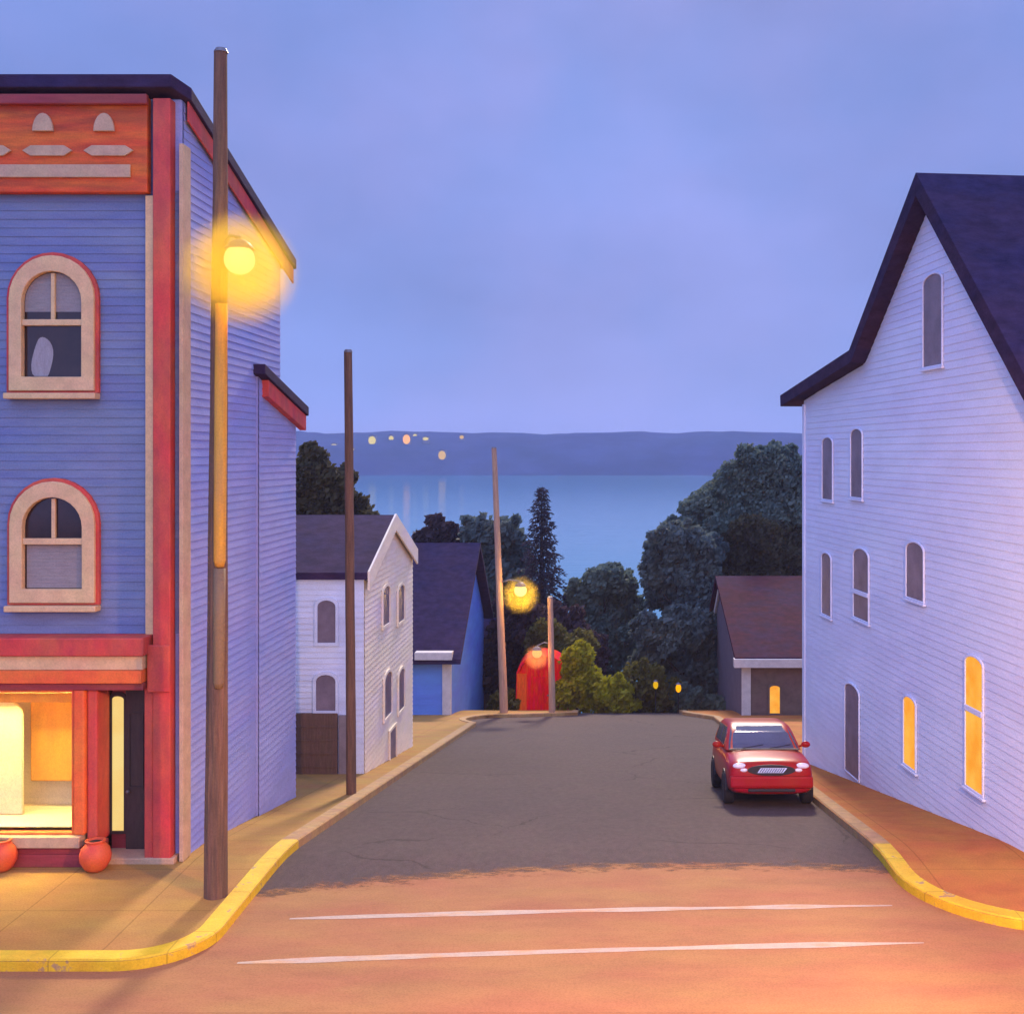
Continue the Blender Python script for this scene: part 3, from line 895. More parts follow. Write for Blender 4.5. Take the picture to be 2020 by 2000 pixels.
house = empty('gabled_house', (8.5, 23, -0.6), 'tall pale lavender house with a steep dark gable roof and lit lower windows', 'house')
sA, sB = rs(1516)[0], 12.6
apex = rz(1760, 372)
brk = rz(1632, 686)
eavF = rz(1500, 765)
near_eave = (12.7, apex[1] - (12.7 - apex[0]) * 0.92)
eF = (sA, brk[1] + (eavF[1] - brk[1]) * (sA - brk[0]) / (eavF[0] - brk[0]))
prof = [(sA, -3.2), (sB, -1.0), (sB, near_eave[1]), apex, brk, eF]
mb = MB(); RP.prism(mb, prof, -13, -0.024); clap(mb, RP, prof, 0.14); mb.build('wall', M['white_wall'], house)


def roof_slab(mb, a, b, th, d0, d1):
    a = Vector(a); b = Vector(b)
    d = (b - a).normalized(); n = Vector((-d.y, d.x))
    if n.y < 0: n = -n
    q = [a + n * 0.01, b + n * 0.01, b + n * th, a + n * th]
    RP.prism(mb, [tuple(p) for p in q], d0, d1)


mb = MB()
ap = Vector(apex); bk = Vector(brk); ne = Vector(near_eave); ef = Vector(eavF)
th = 0.30
mb2 = []
def off(a, b):
    d = (Vector(b) - Vector(a)).normalized(); n = Vector((-d.y, d.x))
    return n if n.y > 0 else -n
n1, n2, n3 = off(ap, ne), off(ap, bk), off(bk, ef)
ne2 = ne + (ne - ap).normalized() * 0.5
ef2 = ef + (ef - bk).normalized() * 0.25
ridge = Vector((ap.x, ap.y + th * 1.42))
elbow = bk + (n2 + n3).normalized() * th
RP.prism(mb, [tuple(ap + Vector((0, 0.01))), tuple(ne2 + n1 * 0.01), tuple(ne2 + n1 * th), tuple(ridge)], -13.2, 0.32)
RP.prism(mb, [tuple(ap + Vector((0, 0.012))), tuple(ridge + Vector((0, 0.002))), tuple(elbow), tuple(bk + n2 * 0.012)], -13.2, 0.318)
RP.prism(mb, [tuple(bk + n3 * 0.013), tuple(elbow + Vector((0, 0.003))), tuple(ef2 + n3 * th), tuple(ef2 + n3 * 0.01)], -13.2, 0.322)
mb.build('roof', M['roof'], house, bevel=0.01)
mb = MB(); RP.box(mb, sA - 0.02, sA + 0.16, -2.5, eF[1] - 0.1, -0.1, 0.03); mb.build('corner_board', M['white_wall'], house, bevel=0.008)


def slot(u0, u1, v0, v1, lit=False, name='window', rail=False, m=None):
    um = (u0 + u1) / 2
    s0 = rs(u0)[0]; s1 = rs(u1)[0]
    z1 = rz(um, v0)[1]; z0 = rz(um, v1)[1]
    s0, s1 = min(s0, s1), max(s0, s1)
    mb = MB()
    RP.ring(mb, arch(s0 - 0.035, s1 + 0.035, z0 - 0.035, z1 + 0.035, 8, 0.35), arch(s0, s1, z0, z1, 8, 0.35), 0.0, 0.035)
    f = mb.build(name, M['white_wall'], house, bevel=0.008)
    mb = MB(); RP.prism(mb, arch(s0 - 0.01, s1 + 0.01, z0 - 0.01, z1 + 0.01, 8, 0.35), 0.004, 0.014)
    mb.build('pane', m or (E_WIN if lit else M['slot_glass']), f)
    if rail is not False:
        zm = rz(um, rail)[1]
        mb = MB(); RP.box(mb, s0, s1, zm - 0.045, zm + 0.045, 0.015, 0.05); mb.build('meeting_rail', M['white_wall'], f, bevel=0.006)
    if name == 'window':
        mb = MB(); RP.box(mb, s0 - 0.08, s1 + 0.08, z0 - 0.08, z0 - 0.038, 0.0, 0.06); mb.build('sill', M['white_wall'], f, bevel=0.008)


slot(1553, 1572, 826, 942)
slot(1607, 1628, 810, 938)
slot(1552, 1569, 1044, 1160)
slot(1612, 1640, 1036, 1168, rail=1119)
slot(1712, 1744, 1024, 1130)
slot(1744, 1779, 518, 690)
slot(1596, 1622, 1292, 1462, name='door')
slot(1707, 1729, 1316, 1446, lit=True)
slot(1824, 1856, 1240, 1490, lit=True, rail=1341)

q0 = RP.pt(sB, 0, -0.024)
NP = Plane((q0.x, q0.y), (-Rn.x, -Rn.y), (Rd.x, Rd.y))
mb = MB(); clap(mb, NP, [(0.02, -0.6), (12.9, -0.6), (12.9, near_eave[1] - 0.1), (0.02, near_eave[1] - 0.1)], 0.14, 0.002, 0.0125)
mb.build('front_wall', M['white_wall'], house)
NP2 = Plane((q0.x + Rd.x * 0.013, q0.y + Rd.y * 0.013), (-Rn.x, -Rn.y), (Rd.x, Rd.y))
for a0, z0_, hh, lit in ((1.6, 1.1, 1.7, True), (4.6, 1.1, 1.7, False), (1.6, 4.1, 1.6, False), (4.6, 4.1, 1.6, False)):
    mb = MB(); NP2.ring(mb, arch(a0 - 0.05, a0 + 0.95, z0_ - 0.05, z0_ + hh + 0.05, 8, 0.35), arch(a0, a0 + 0.9, z0_, z0_ + hh, 8, 0.35), 0.0, 0.04)
    f = mb.build('window', M['white_wall'], house)
    mb = MB(); NP2.prism(mb, arch(a0 - 0.01, a0 + 0.91, z0_ - 0.01, z0_ + hh + 0.01, 8, 0.35), 0.004, 0.012); mb.build('pane', E_WIN if lit else M['slot_glass'], f)
    mb = MB(); NP2.box(mb, a0, a0 + 0.9, z0_ + hh / 2 - 0.03, z0_ + hh / 2 + 0.03, 0.013, 0.035); mb.build('meeting_rail', M['white_wall'], f)

# ------------------------------------------------------------------ houses further down the hill


def gable_house(name, label, gx, side, yn, yf, zen, yr, zr_, zef, zb, depth, wall, gable, roofm, ov=0.25, th=0.16, cat='house'):
    """gable end in the plane x = gx facing the street, ridge square to the street"""
    root = empty(name, (gx - side * depth / 2, (yn + yf) / 2, zb + 1.0), label, cat)
    pr = [(yn, zb), (yf, zb), (yf, zef), (yr, zr_), (yn, zen)]
    xi = gx - side * 0.2
    xb = gx - side * depth
    mb = MB(); mb.prism([(xi, y, z) for y, z in pr], [(xb, y, z) for y, z in pr])
    clap(mb, Plane((0, yn), (1, 0), (0, -1)), [(min(xb, gx), zb), (max(xb, gx), zb), (max(xb, gx), zen - 0.03), (min(xb, gx), zen - 0.03)], 0.13, 0.004, 0.021)
    mb.build('wall', wall, root)
    pg = [(yn + 0.001, zb), (yf - 0.001, zb), (yf - 0.001, zef - 0.002), (yr, zr_ - 0.002), (yn + 0.001, zen - 0.002)]
    mb = MB(); mb.prism([(gx - side * 0.199, y, z) for y, z in pg], [(gx, y, z) for y, z in pg])
    clap(mb, Plane((gx, 0), (0, 1), (side, 0)), pg, 0.13, 0.004, 0.021)
    mb.build('gable_wall', gable, root)
    sn = (zr_ - zen) / (yr - yn); sf = (zef - zr_) / (yf - yr)
    y0, y1 = yn - ov, yf + ov
    xa, xz = gx + side * ov, xb - side * ov
    mb = MB()
    a = [(y0, zen - sn * ov + 0.01), (yr, zr_ + 0.01), (yr, zr_ + 0.01 + th), (y0, zen - sn * ov + 0.01 + th)]
    c = [(yr, zr_ + 0.012), (y1, zef + sf * ov + 0.01), (y1, zef + sf * ov + 0.01 + th), (yr, zr_ + 0.012 + th)]
    mb.prism([(xa, y, z) for y, z in a], [(xz, y, z) for y, z in a])
    mb.prism([(xa, y, z) for y, z in c], [(xz, y, z) for y, z in c])
    rf = mb.build('roof', roofm, root)
    return root, rf


def win(root, plane, a0, a1, z0, z1, frame, pane, flat=0.35, name='window'):
    mb = MB(); plane.ring(mb, arch(a0 - 0.07, a1 + 0.07, z0 - 0.07, z1 + 0.07, 8, flat), arch(a0, a1, z0, z1, 8, flat), 0.0, 0.045)
    f = mb.build(name, frame, root)
    mb = MB(); plane.prism(mb, arch(a0 - 0.01, a1 + 0.01, z0 - 0.01, z1 + 0.01, 8, flat), 0.004, 0.012); mb.build('pane', pane, f)
    return f


# cream gabled house
gx, yn, yf = -5.6, 26.6, 33.1
cg, rf = gable_house('gabled_house', 'narrow cream-gabled house with dark roof and brown garage door beside the shop', gx, 1, yn, yf, 3.15, 29.85, 4.25, 3.1, -3.6, 7.0, M['grey_wall'], M['lamplit_wall'], M['roof'], 0.10)
mb = MB()
for y0, z0, y1, z1 in ((26.5, 3.11, 29.85, 4.25), (29.85, 4.25, 33.2, 3.07)):
    mb.prism([(gx + 0.104, y0, z0 - 0.22), (gx + 0.104, y1, z1 - 0.22), (gx + 0.104, y1, z1 + 0.20), (gx + 0.104, y0, z0 + 0.20)],
             [(gx + 0.15, y0, z0 - 0.22), (gx + 0.15, y1, z1 - 0.22), (gx + 0.15, y1, z1 + 0.20), (gx + 0.15, y0, z0 + 0.20)])
mb.build('rake_board', M['lamplit_wall'], cg)
GP = Plane((gx + 0.02, 0), (0, 1), (1, 0)); BP = Plane((0, yn - 0.02), (1, 0), (0, -1))


def gy(u): return gx * F / (u - U0)


for u0, u1, v0, v1 in ((719, 732, 1106, 1178), (748, 760, 1104, 1172), (722, 736, 1268, 1350), (749, 760, 1262, 1338)):
    y0, y1 = gy(u0), gy(u1); ym = (y0 + y1) / 2
    win(cg, GP, y0, y1, PZ(v1, ym), PZ(v0, ym), M['lamplit_wall'], M['slot_glass'], 0.4)
y0, y1 = gy(731), gy(749)
win(cg, GP, y0 + 0.1, y1 - 0.35, G(y1) + 0.10, PZ(1372, (y0 + y1) / 2), M['lamplit_wall'], M['slot_glass'], 0.03, 'door')
for u0, u1, v0, v1 in ((600, 634, 1132, 1212), (597, 634, 1272, 1340)):
    win(cg, BP, PX(u0, yn), PX(u1, yn), PZ(v1, yn), PZ(v0, yn), M['grey_wall'], M['slot_glass'], 0.7)
mb = MB(); BP.box(mb, PX(555, yn), PX(638, yn), G(yn) - 0.2, PZ(1344, yn), 0.003, 0.08); gd = mb.build('garage_door', M['brown_board'], cg, bevel=0.01)
mb = MB()
for k in range(1, 5):
    z = G(yn) + (PZ(1344, yn) - G(yn)) * k / 5
    BP.box(mb, PX(556, yn), PX(637, yn), z - 0.015, z + 0.015, 0.083, 0.095)
mb.build('door_moulding', M['brown_board'], gd)
mb = MB(); BP.box(mb, PX(640, yn), PX(667, yn), G(yn) - 0.2, PZ(1348, yn), 0.003, 0.06); mb.build('side_panel', M['grey_board'], cg, bevel=0.01)

# deep blue house
gx2 = -6.27
bh, rf = gable_house('gabled_house', 'low deep blue house with pale eave band and steep dark roof past the cream gable', gx2, 1, 46.0, 58.0, -2.0, 52.6, 1.75, -2.0, -9.0, 9.0, M['deep_blue'], M['deep_blue'], M['roof'], 0.45, 0.2)
P46 = Plane((0, 45.98), (1, 0), (0, -1))
mb = MB(); P46.box(mb, PX(786, 46), PX(856, 46), PZ(1241, 46), PZ(1227, 46), 0.003, 0.5); mb.build('eave_band', M['off_white'], bh, bevel=0.01)
mb = MB(); mb.box(gx2 - 0.32, gx2 + 0.02, 45.92, 46.15, -6, PZ(1242, 46)); mb.build('corner_post', M['off_white'], bh, bevel=0.01)

# brown shed past the blue house
sh, rf = gable_house('garden_shed', 'small brown board shed behind the leaning pole beyond the blue house', -5.35, 1, 59.0, 61.5, -3.3, 60.2, -2.6, -3.3, -11, 1.7, M['brown_board'], M['brown_board'], M['roof'], 0.12, 0.08, 'shed')

# brown saltbox on the right
gx3 = 5.2
bs, rf3 = gable_house('gabled_house', 'brown saltbox house with maroon roof and white corner post behind the red car', gx3, -1, 45.8, 61.5, -2.05, 54.0, 0.15, -4.4, -9, 9.0, M['brown_wall'], M['grey_gable'], M['roof_maroon'], 0.3, 0.16)
B3 = Plane((0, 45.78), (1, 0), (0, -1))
mb = MB(); B3.box(mb, gx3 - 0.35, gx3 + 6, PZ(1256, 45.8), PZ(1240, 45.8), 0.003, 0.42); mb.build('eave_band', M['off_white'], bs, bevel=0.01)
mb = MB(); B3.box(mb, gx3 - 0.02, gx3 + 0.34, -7, PZ(1257, 45.8), 0.003, 0.08); mb.build('corner_post', M['off_white'], bs, bevel=0.01)
win(bs, B3, PX(1452, 45.8), PX(1471, 45.8), PZ(1345, 45.8), PZ(1293, 45.8), M['brown_wall'], E_WIN, 0.5)
G3 = Plane((gx3 - 0.02, 0), (0, 1), (-1, 0))
mb = MB()
sf = (-4.4 - 0.15) / 7.5
yA, yB = 54.2, 61.6
zA, zB = 0.15 + sf * 0.2, -4.4 + sf * 0.1
G3.prism(mb, [(yA, zA - 0.02), (yB, zB - 0.02), (yB, zB - 0.62), (yA, zA - 0.34)], 0.003, 0.10); mb.build('rake_board', M['off_white'], bs, bevel=0.01)

# red hut at the bottom of the street
hx0, hx1, hy = PX(972, 51.5), PX(1068, 51.5), 51.5
hz = G(hy) - 0.3
hut = empty('garden_hut', ((hx0 + hx1) / 2, hy + 0.8, G(hy)), 'small bright red hut with a rounded roof behind the short pole', 'hut')
mb = MB(); k = 10
xm = (hx0 + hx1) / 2 + 0.05
zt = PZ(1236, hy)
pr = [(hx0, hz), (hx1 + 0.05, hz), (hx1 - 0.12, zt - 0.75)] + [(xm + (hx1 - 0.15 - xm) * math.cos(math.pi * i / k), zt - 0.7 + 0.62 * math.sin(math.pi * i / k)) for i in range(k + 1)] + [(hx0 + 0.06, zt - 0.75)]
mb.prism([(x, hy, z) for x, z in pr], [(x, hy + 1.8, z) for x, z in pr]); mb.build('wall', M['hut_red'], hut)
mb = MB()
rr = [(xm + (hx1 - 0.02 - xm) * math.cos(math.pi * i / k), zt - 0.69 + 0.70 * math.sin(math.pi * i / k)) for i in range(k + 1)]
ri = [(xm + (hx1 - 0.12 - xm) * math.cos(math.pi * i / k), zt - 0.69 + 0.63 * math.sin(math.pi * i / k)) for i in range(k + 1)]
mb.prism([(x, hy - 0.1, z) for x, z in rr + ri[::-1]], [(x, hy + 1.9, z) for x, z in rr + ri[::-1]]); mb.build('roof', M['hut_red'], hut)
mb = MB(); mb.box(hx0 + 0.08, hx0 + 0.5, hy - 0.05, hy - 0.003, hz + 0.3, zt - 0.8); mb.build('side_panel', M['hut_orange'], hut, bevel=0.01)
mb = MB(); mb.box(xm - 0.38, xm + 0.38, hy - 0.05, hy - 0.003, hz + 0.3, zt - 0.95); d = mb.build('door', M['hut_red'], hut, bevel=0.01)
mb = MB(); mb.ball((xm + 0.28, hy - 0.08, hz + 1.1), 0.04, 8, 6); mb.build('handle', M['metal'], d)


# ------------------------------------------------------------------ poles and street lamps
def halo_mat(name, dens, col):
    m, nt, out = nodes(name)
    N, L = nt.nodes.new, nt.links.new
    v = N('ShaderNodeVolumePrincipled')
    v.inputs['Color'].default_value = (*col, 1)
    tc = N('ShaderNodeTexCoord')
    ln = N('ShaderNodeVectorMath'); ln.operation = 'LENGTH'
    L(tc.outputs['Object'], ln.inputs[0])
    mr = N('ShaderNodeMapRange'); mr.interpolation_type = 'SMOOTHSTEP'
    mr.inputs[1].default_value = 1.0; mr.inputs[2].default_value = 0.42
    mr.inputs[3].default_value = 0.0; mr.inputs[4].default_value = dens
    L(ln.outputs['Value'], mr.inputs[0]); L(mr.outputs[0], v.inputs['Density'])
    L(v.outputs[0], out.inputs['Volume'])
    return m


def lamp_light(name, kind, loc, power, col, rad=0.12, spot=None, blend=0.6, rot=None):
    d = bpy.data.lights.new(name, kind)
    d.energy = power; d.color = col
    if kind == 'AREA':
        d.size = rad
    else:
        d.shadow_soft_size = rad
    if spot:
        d.spot_size = math.radians(spot); d.spot_blend = blend
    o = bpy.data.objects.new(name, d)
    o.location = loc
    if rot: o.rotation_euler = rot
    COL.objects.link(o)
    return o


def pole(name, label, base, top, r0, r1, material, cat='pole', group=None):
    root = empty(name, base, label, cat, group)
    mb = MB()
    base, top = Vector(base), Vector(top)
    n = 12
    pts = [base + (top - base) * (i / n) + Vector((0.012 * mnoise.noise(Vector((i * 0.7, base.x, 0))), 0.012 * mnoise.noise(Vector((i * 0.6, 4, base.x))), 0)) * (0 if i in (0,) else 1) for i in range(n + 1)]
    pts[0] = pts[0] - Vector((0, 0, 0.3))
    mb.tube(pts, [r0 + (r1 - r0) * i / n for i in range(n + 1)], 14)
    mb.build('shaft', material, root, smooth=False)
    mb = MB(); mb.tube([top - Vector((0, 0, 0.02)), top + Vector((0, 0, 0.035))], [r1 * 1.12, r1 * 0.8], 14); mb.build('cap', M['metal'], root)
    return root


def lamp_head(root, c, r, at, glass, halo, hd, hcol, hood=True, hofs=0.75):
    c = Vector(c); at = Vector(at)
    mb = MB()
    up = c + Vector((0, 0, r * 1.45))
    mb.tube([at, at + (up - at) * 0.5 + Vector((0, 0, 0.10)), up, c + Vector((0, 0, r * 0.9))], max(0.025, r * 0.12), 8)
    arm = mb.build('lamp_arm', M['metal'], root)
    if hood:
        mb = MB(); mb.lathe(c, [(r * 0.35, r * 1.3), (r * 0.72, r * 1.05), (r * 0.98, r * 0.72), (r * 1.0, r * 0.66), (r * 0.7, r * 0.70), (r * 0.2, r * 1.0)], 20)
        mb.build('lamp_hood', M['metal'], root, smooth=True)
    mb = MB(); mb.ball(c, r, 24, 16); mb.build('lamp_globe', glass, root, smooth=True)
    if halo:
        mb = MB(); mb.ball((0, 0, 0), 1.0, 24, 16)
        ho = mb.build('lamp_halo', halo_mat(root.name + ' tinted halo', hd, hcol), None)  # added tinted puff that shapes the glow around the lamp
        ho.parent = root
        ho.location = c + Vector((0, 0, -r * hofs)) - ORG[root.name]
        ho.scale = (halo, halo, halo)


# tall pole with the big lamp
b1 = Vector((PX(407, 15.5), 15.5, 0.12)); t1 = Vector((PX(417, 15.5), 15.5, PZ(97, 15.5)))
p1 = pole('utility_pole', 'tall brown pole with a big glowing lamp on the shop corner pavement', b1, t1, 0.155, 0.085, M['pole'], 'street lamp')
c1 = P(452, 490, 15.3)
lamp_head(p1, c1, 0.20, P(417, 470, 15.5), E_LAMP, 0.84, 1.9, (1.0, 0.78, 0.10))
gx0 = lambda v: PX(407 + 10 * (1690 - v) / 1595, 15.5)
mb = MB(); mb.tube([(gx0(v) + 0.055, 15.5 - 0.105 + 0.00002 * (1690 - v), PZ(v, 15.5)) for v in (1068, 1056, 960, 850, 750, 650, 575)], [0.058, 0.078, 0.081, 0.082, 0.082, 0.082, 0.080], 12)  # added strip, its yellow standing in for lamplight on the pole
mb.build('lamplight_strip', M['pole_glow'], p1, smooth=True)
mb = MB(); mb.tube([(gx0(v) + 0.055, 15.5 - 0.105 + 0.00002 * (1690 - v), PZ(v, 15.5)) for v in (1295, 1283, 1180, 1071)], [0.056, 0.074, 0.077, 0.077], 12)  # duller added strip where the painted lamplight fades downwards
mb.build('lamplight_strip', M['pole_glow_dull'], p1, smooth=True)
SOD = (1.0, 0.56, 0.12)
lamp_light('lamp_light', 'POINT', c1, 300, SOD, 0.34)

# second pole
b2 = Vector((PX(663, 23.2), 23.2, G(23.2) + KH)); t2 = Vector((PX(657, 23.2), 23.2, PZ(663, 23.2)))
pole('utility_pole', 'bare brown pole in front of the cream-gabled house, rising above the far shore', b2, t2, 0.10, 0.08, M['pole'])
# third pole with lamp
b3 = Vector((PX(951, 47.2), 47.2, G(47.2) + KH)); t3 = Vector((PX(932, 47.2), 47.2, PZ(845, 47.2)))
p3 = pole('utility_pole', 'leaning distant pole with a small glowing lamp beside the blue house', b3, t3, 0.17, 0.10, M['pole_pale'], 'street lamp')
c3 = P(982, 1114, 46.8)
lamp_head(p3, c3, 0.25, P(941, 1100, 47.2), E_LAMP, 0.85, 0.8, (1.0, 0.80, 0.10))
lamp_light('lamp_light', 'POINT', c3, 600, SOD, 0.40)
# short pole with the orange lamp
b4 = Vector((PX(1042, 47.4), 47.4, G(47.4) + KH)); t4 = Vector((PX(1038, 47.4), 47.4, PZ(1127, 47.4)))
p4 = pole('lamp_post', 'short pale post with an orange lamp in front of the red hut', b4, t4, 0.14, 0.11, M['pole_pale'], 'street lamp')
c4 = P(1013, 1232, 47.2)
lamp_head(p4, c4, 0.20, P(1040, 1215, 47.4), E_LAMP2, 0.58, 1.2, (1.0, 0.5, 0.2), hofs=0.9)
lamp_light('lamp_light', 'POINT', c4, 230, (1.0, 0.40, 0.12), 0.32)

# street lamp across the crossing, the one that lights the corner
b5 = Vector((-3.2, 1.2, 0.0)); t5 = Vector((-3.2, 1.2, 9.6))
p5 = pole('street_lamp', 'brown lamp pole on the near side of the crossing with a glowing head', b5, t5, 0.15, 0.10, M['pole'], 'street lamp')
c5 = Vector((0.6, 2.6, 9.3))
lamp_head(p5, c5, 0.24, (-3.2, 1.2, 9.2), E_LAMP, 0, 0, (1, 1, 1))
lamp_light('lamp_light', 'SPOT', c5 + Vector((0, 0, -0.27)), 2300, (1.0, 0.58, 0.19), 0.10, 170, 0.6, (math.radians(38), 0, math.radians(-2)))

# street lamp on the near right corner, past the picture edge, that warms the pale house
b6 = Vector((5.3, 6.4, 0.0)); t6 = Vector((5.3, 6.4, 8.0))
p6 = pole('street_lamp', 'brown lamp pole on the near right corner facing the pale gabled house', b6, t6, 0.13, 0.09, M['pole'], 'street lamp')
c6 = Vector((4.3, 7.6, 6.2))
lamp_head(p6, c6, 0.20, (5.3, 6.4, 7.1), E_LAMP, 0, 0, (1, 1, 1))
lamp_light('lamp_light', 'SPOT', c6 + Vector((0, 0, -0.235)), 8200, (1.0, 0.50, 0.27), 0.12, 172, 0.5, (math.radians(25), 0, math.radians(-10)))

# little lamps among the trees on the right
for u, v, r, Y, e, lab in ((1303, 1216, 4.5, 57, E_FAR2, 'tiny orange lamp highest in the dark trees on the right'), (1237, 1292, 6, 50.2, E_FAR3, 'small yellow lamp beside the dull olive bush'),
                           (1280, 1298, 6.5, 50.4, E_FAR2, 'small orange lamp low in the dark right hand hedge')):
    c = P(u, v, Y); rr = r / F * Y
    root = empty('garden_lamp', (c.x, c.y, G(Y) + 0.0), lab, 'lamp', 'garden lamps by the hedge')
    mb = MB(); mb.ball(c, rr, 14, 10, (0.8, 0.8, 1.25)); mb.build('lamp_globe', e, root, smooth=True)
    mb = MB(); mb.tube([(c.x, c.y, G(Y) - 0.3), (c.x, c.y, c.z - rr * 1.1)], 0.022, 8); mb.build('post', M['car_black'], root)
    mb = MB(); mb.lathe(c, [(rr * 0.9, rr * 1.15), (rr * 0.5, rr * 1.45), (rr * 0.1, rr * 1.7)], 12); mb.build('lamp_hood', M['metal'], root)


# ------------------------------------------------------------------ trees
def leaf_cloud(blobs, size, dens, rng, shell=0.55):
    """leaf sprays through the volume of several uneven clumps"""
    mb = MB()
    for (cx, cy, cz, rx, ry, rz_) in blobs:
        n = int(dens * (rx * ry * rz_) ** (2 / 3))
        seed = Vector((rng.uniform(-50, 50), rng.uniform(-50, 50), rng.uniform(-50, 50)))
        subs = []
        for _ in range(16):
            d = Vector((rng.gauss(0, 1), rng.gauss(0, 1), rng.gauss(0, 1))).normalized()
            q = rng.uniform(0.62, 1.20)
            subs.append((Vector((cx + d.x * rx * q, cy + d.y * ry * q, cz + d.z * rz_ * q)), rng.uniform(0.14, 0.40) * (rx + ry + rz_) / 3, d))
        for _ in range(n):
            if rng.random() < 0.36:
                d = Vector((rng.gauss(0, 1), rng.gauss(0, 1), rng.gauss(0, 1))).normalized()
                t = (shell * 0.6 + (0.92 - shell * 0.6) * rng.random() ** 0.6) * (1.0 + 0.3 * mnoise.noise(d * 2.3 + seed))
                p = Vector((cx + d.x * rx * t, cy + d.y * ry * t, cz + d.z * rz_ * t))
            else:
                c0, r0, d = subs[rng.randrange(16)]
                e = Vector((rng.gauss(0, 1), rng.gauss(0, 1), rng.gauss(0, 1))).normalized()
                p = c0 + e * (r0 * rng.random() ** 0.45 * (1 + 0.25 * mnoise.noise(e * 3 + seed)))
                d = (d + e).normalized()
            a = Vector((rng.gauss(0, 1), rng.gauss(0, 1), rng.gauss(0, 1))).normalized()
            a = (a + d * 0.3 + Vector((0, 0, 0.2))).normalized()
            b_ = a.orthogonal().normalized()
            c_ = a.cross(b_)
            s_ = size * rng.uniform(0.6, 1.35)
            k = rng.uniform(0.45, 0.8)
            b2_, c2_ = b_ * s_, c_ * s_ * k
            mb.add([p - b2_, p - c2_ * 0.9 + a * s_ * 0.15, p + b2_, p + c2_], [(0, 1, 2, 3)])
    return mb


def tree(name, label, blobs, trunk_base, tr, leaf, size, dens, seed, cat='tree', group=None, shell=0.5):
    rng = random.Random(seed)
    root = empty(name, trunk_base, label, cat, group)
    mb = leaf_cloud(blobs, size, dens, rng, shell)
    mb.build('crown', leaf, root)
    mb = MB()
    tb = Vector(trunk_base)
    cx = sum(b_[0] for b_ in blobs) / len(blobs); cy = sum(b_[1] for b_ in blobs) / len(blobs); cz = sum(b_[2] for b_ in blobs) / len(blobs)
    top = Vector((cx, cy, cz))
    mid = tb + (top - tb) * 0.5 + Vector((rng.uniform(-.2, .2), rng.uniform(-.2, .2), 0))
    mb.tube([tb - Vector((0, 0, 0.4)), mid, top], [tr, tr * 0.7, tr * 0.35], 10)
    for b_ in blobs:
        e = Vector(b_[:3])
        s0 = mid + (top - mid) * rng.uniform(0.0, 0.5)
        mb.tube([s0, s0 + (e - s0) * 0.5 + Vector((0, 0, -0.15)), e], [tr * 0.42, tr * 0.28, tr * 0.1], 6)
    mb.build('trunk', M['trunk'], root)
    return root


def bl(lst, Y, dy=1.0):
    """clumps given by where they stand and how wide they are"""
    out = []
    for i, (u, v, ru, rv) in enumerate(lst):
        y = Y + ((i * 37) % 7 - 3) * 0.35 * dy
        p = P(u, v, y)
        s = y / F
        out.append((p.x, p.y, p.z, ru * s, (ru + rv) / 2 * s * 0.9, rv * s))
    return out


def tg(u, Y): return (PX(u, Y), Y, max(G(Y), -13) - 0.05)


tree('broadleaf_tree', 'dark olive tree rising behind the roof beside the shop', bl([(585, 895, 48, 45), (625, 925, 50, 45), (560, 930, 50, 50), (665, 960, 40, 32), (600, 960, 60, 40), (690, 985, 28, 20), (520, 930, 50, 55)], 50), tg(600, 50), 0.30, M['leaf_olive'], 0.14, 4000, 11)
tree('broadleaf_tree', 'plum brown tree topping the dark roof of the blue house', bl([(838, 1018, 40, 34), (815, 1035, 38, 34), (862, 1040, 38, 34), (835, 1070, 60, 45), (790, 1040, 35, 28)], 68), tg(838, 68), 0.25, M['leaf_plum'], 0.22, 1700, 12)
tree('broadleaf_tree', 'blue green tree crossed by the leaning pole', bl([(900, 1012, 34, 32), (945, 1010, 42, 36), (925, 1050, 55, 48), (968, 1050, 35, 40), (930, 1120, 60, 60), (965, 1150, 45, 60), (900, 1150, 45, 70)], 66), tg(930, 66), 0.28, M['leaf_dark'], 0.22, 1700, 13)
# conifer: whorls of needle sprays
rng = random.Random(21)
Yc = 63.0
cu = 1022
root = empty('conifer', tg(cu, Yc), 'tall pointed dark conifer standing against the water', 'tree')
mb = MB()
zt_, zb_ = PZ(924, Yc), PZ(1290, Yc)
Hc = zt_ - zb_
cx_ = PX(cu, Yc)
n_w = 46
for i in range(n_w):
    t = i / (n_w - 1)
    z = zt_ - Hc * t
    R = (0.22 + 1.75 * t ** 0.8) * (1 + 0.22 * math.sin(i * 1.9))
    nb = 6 + int(10 * t)
    for k in range(nb):
        a = 2 * math.pi * (k / nb) + i * 0.7 + rng.uniform(-.25, .25)
        rl = R * rng.uniform(0.65, 1.15)
        for q in range(int(14 + 24 * t)):
            f_ = rng.random() ** 0.7
            p = Vector((cx_ + math.cos(a) * rl * f_ + rng.gauss(0, .07), Yc + math.sin(a) * rl * f_ + rng.gauss(0, .07), z - rl * f_ * 0.32 + rng.gauss(0, .06)))
            d = Vector((math.cos(a) + rng.gauss(0, .4), math.sin(a) + rng.gauss(0, .4), -0.35 + rng.gauss(0, .4))).normalized()
            s_ = d.orthogonal().normalized() * 0.045
            l_ = d * rng.uniform(0.12, 0.24)
            mb.add([p - s_, p + s_, p + l_ + s_ * 0.3, p + l_ - s_ * 0.3], [(0, 1, 2, 3)])
mb.build('crown', M['needle'], root)
mb = MB(); mb.tube([(cx_, Yc, G(Yc) - 0.5), (cx_, Yc, zb_ + Hc * 0.5), (cx_, Yc, zt_ - 0.1)], [0.28, 0.16, 0.02], 8); mb.build('trunk', M['trunk'], root)

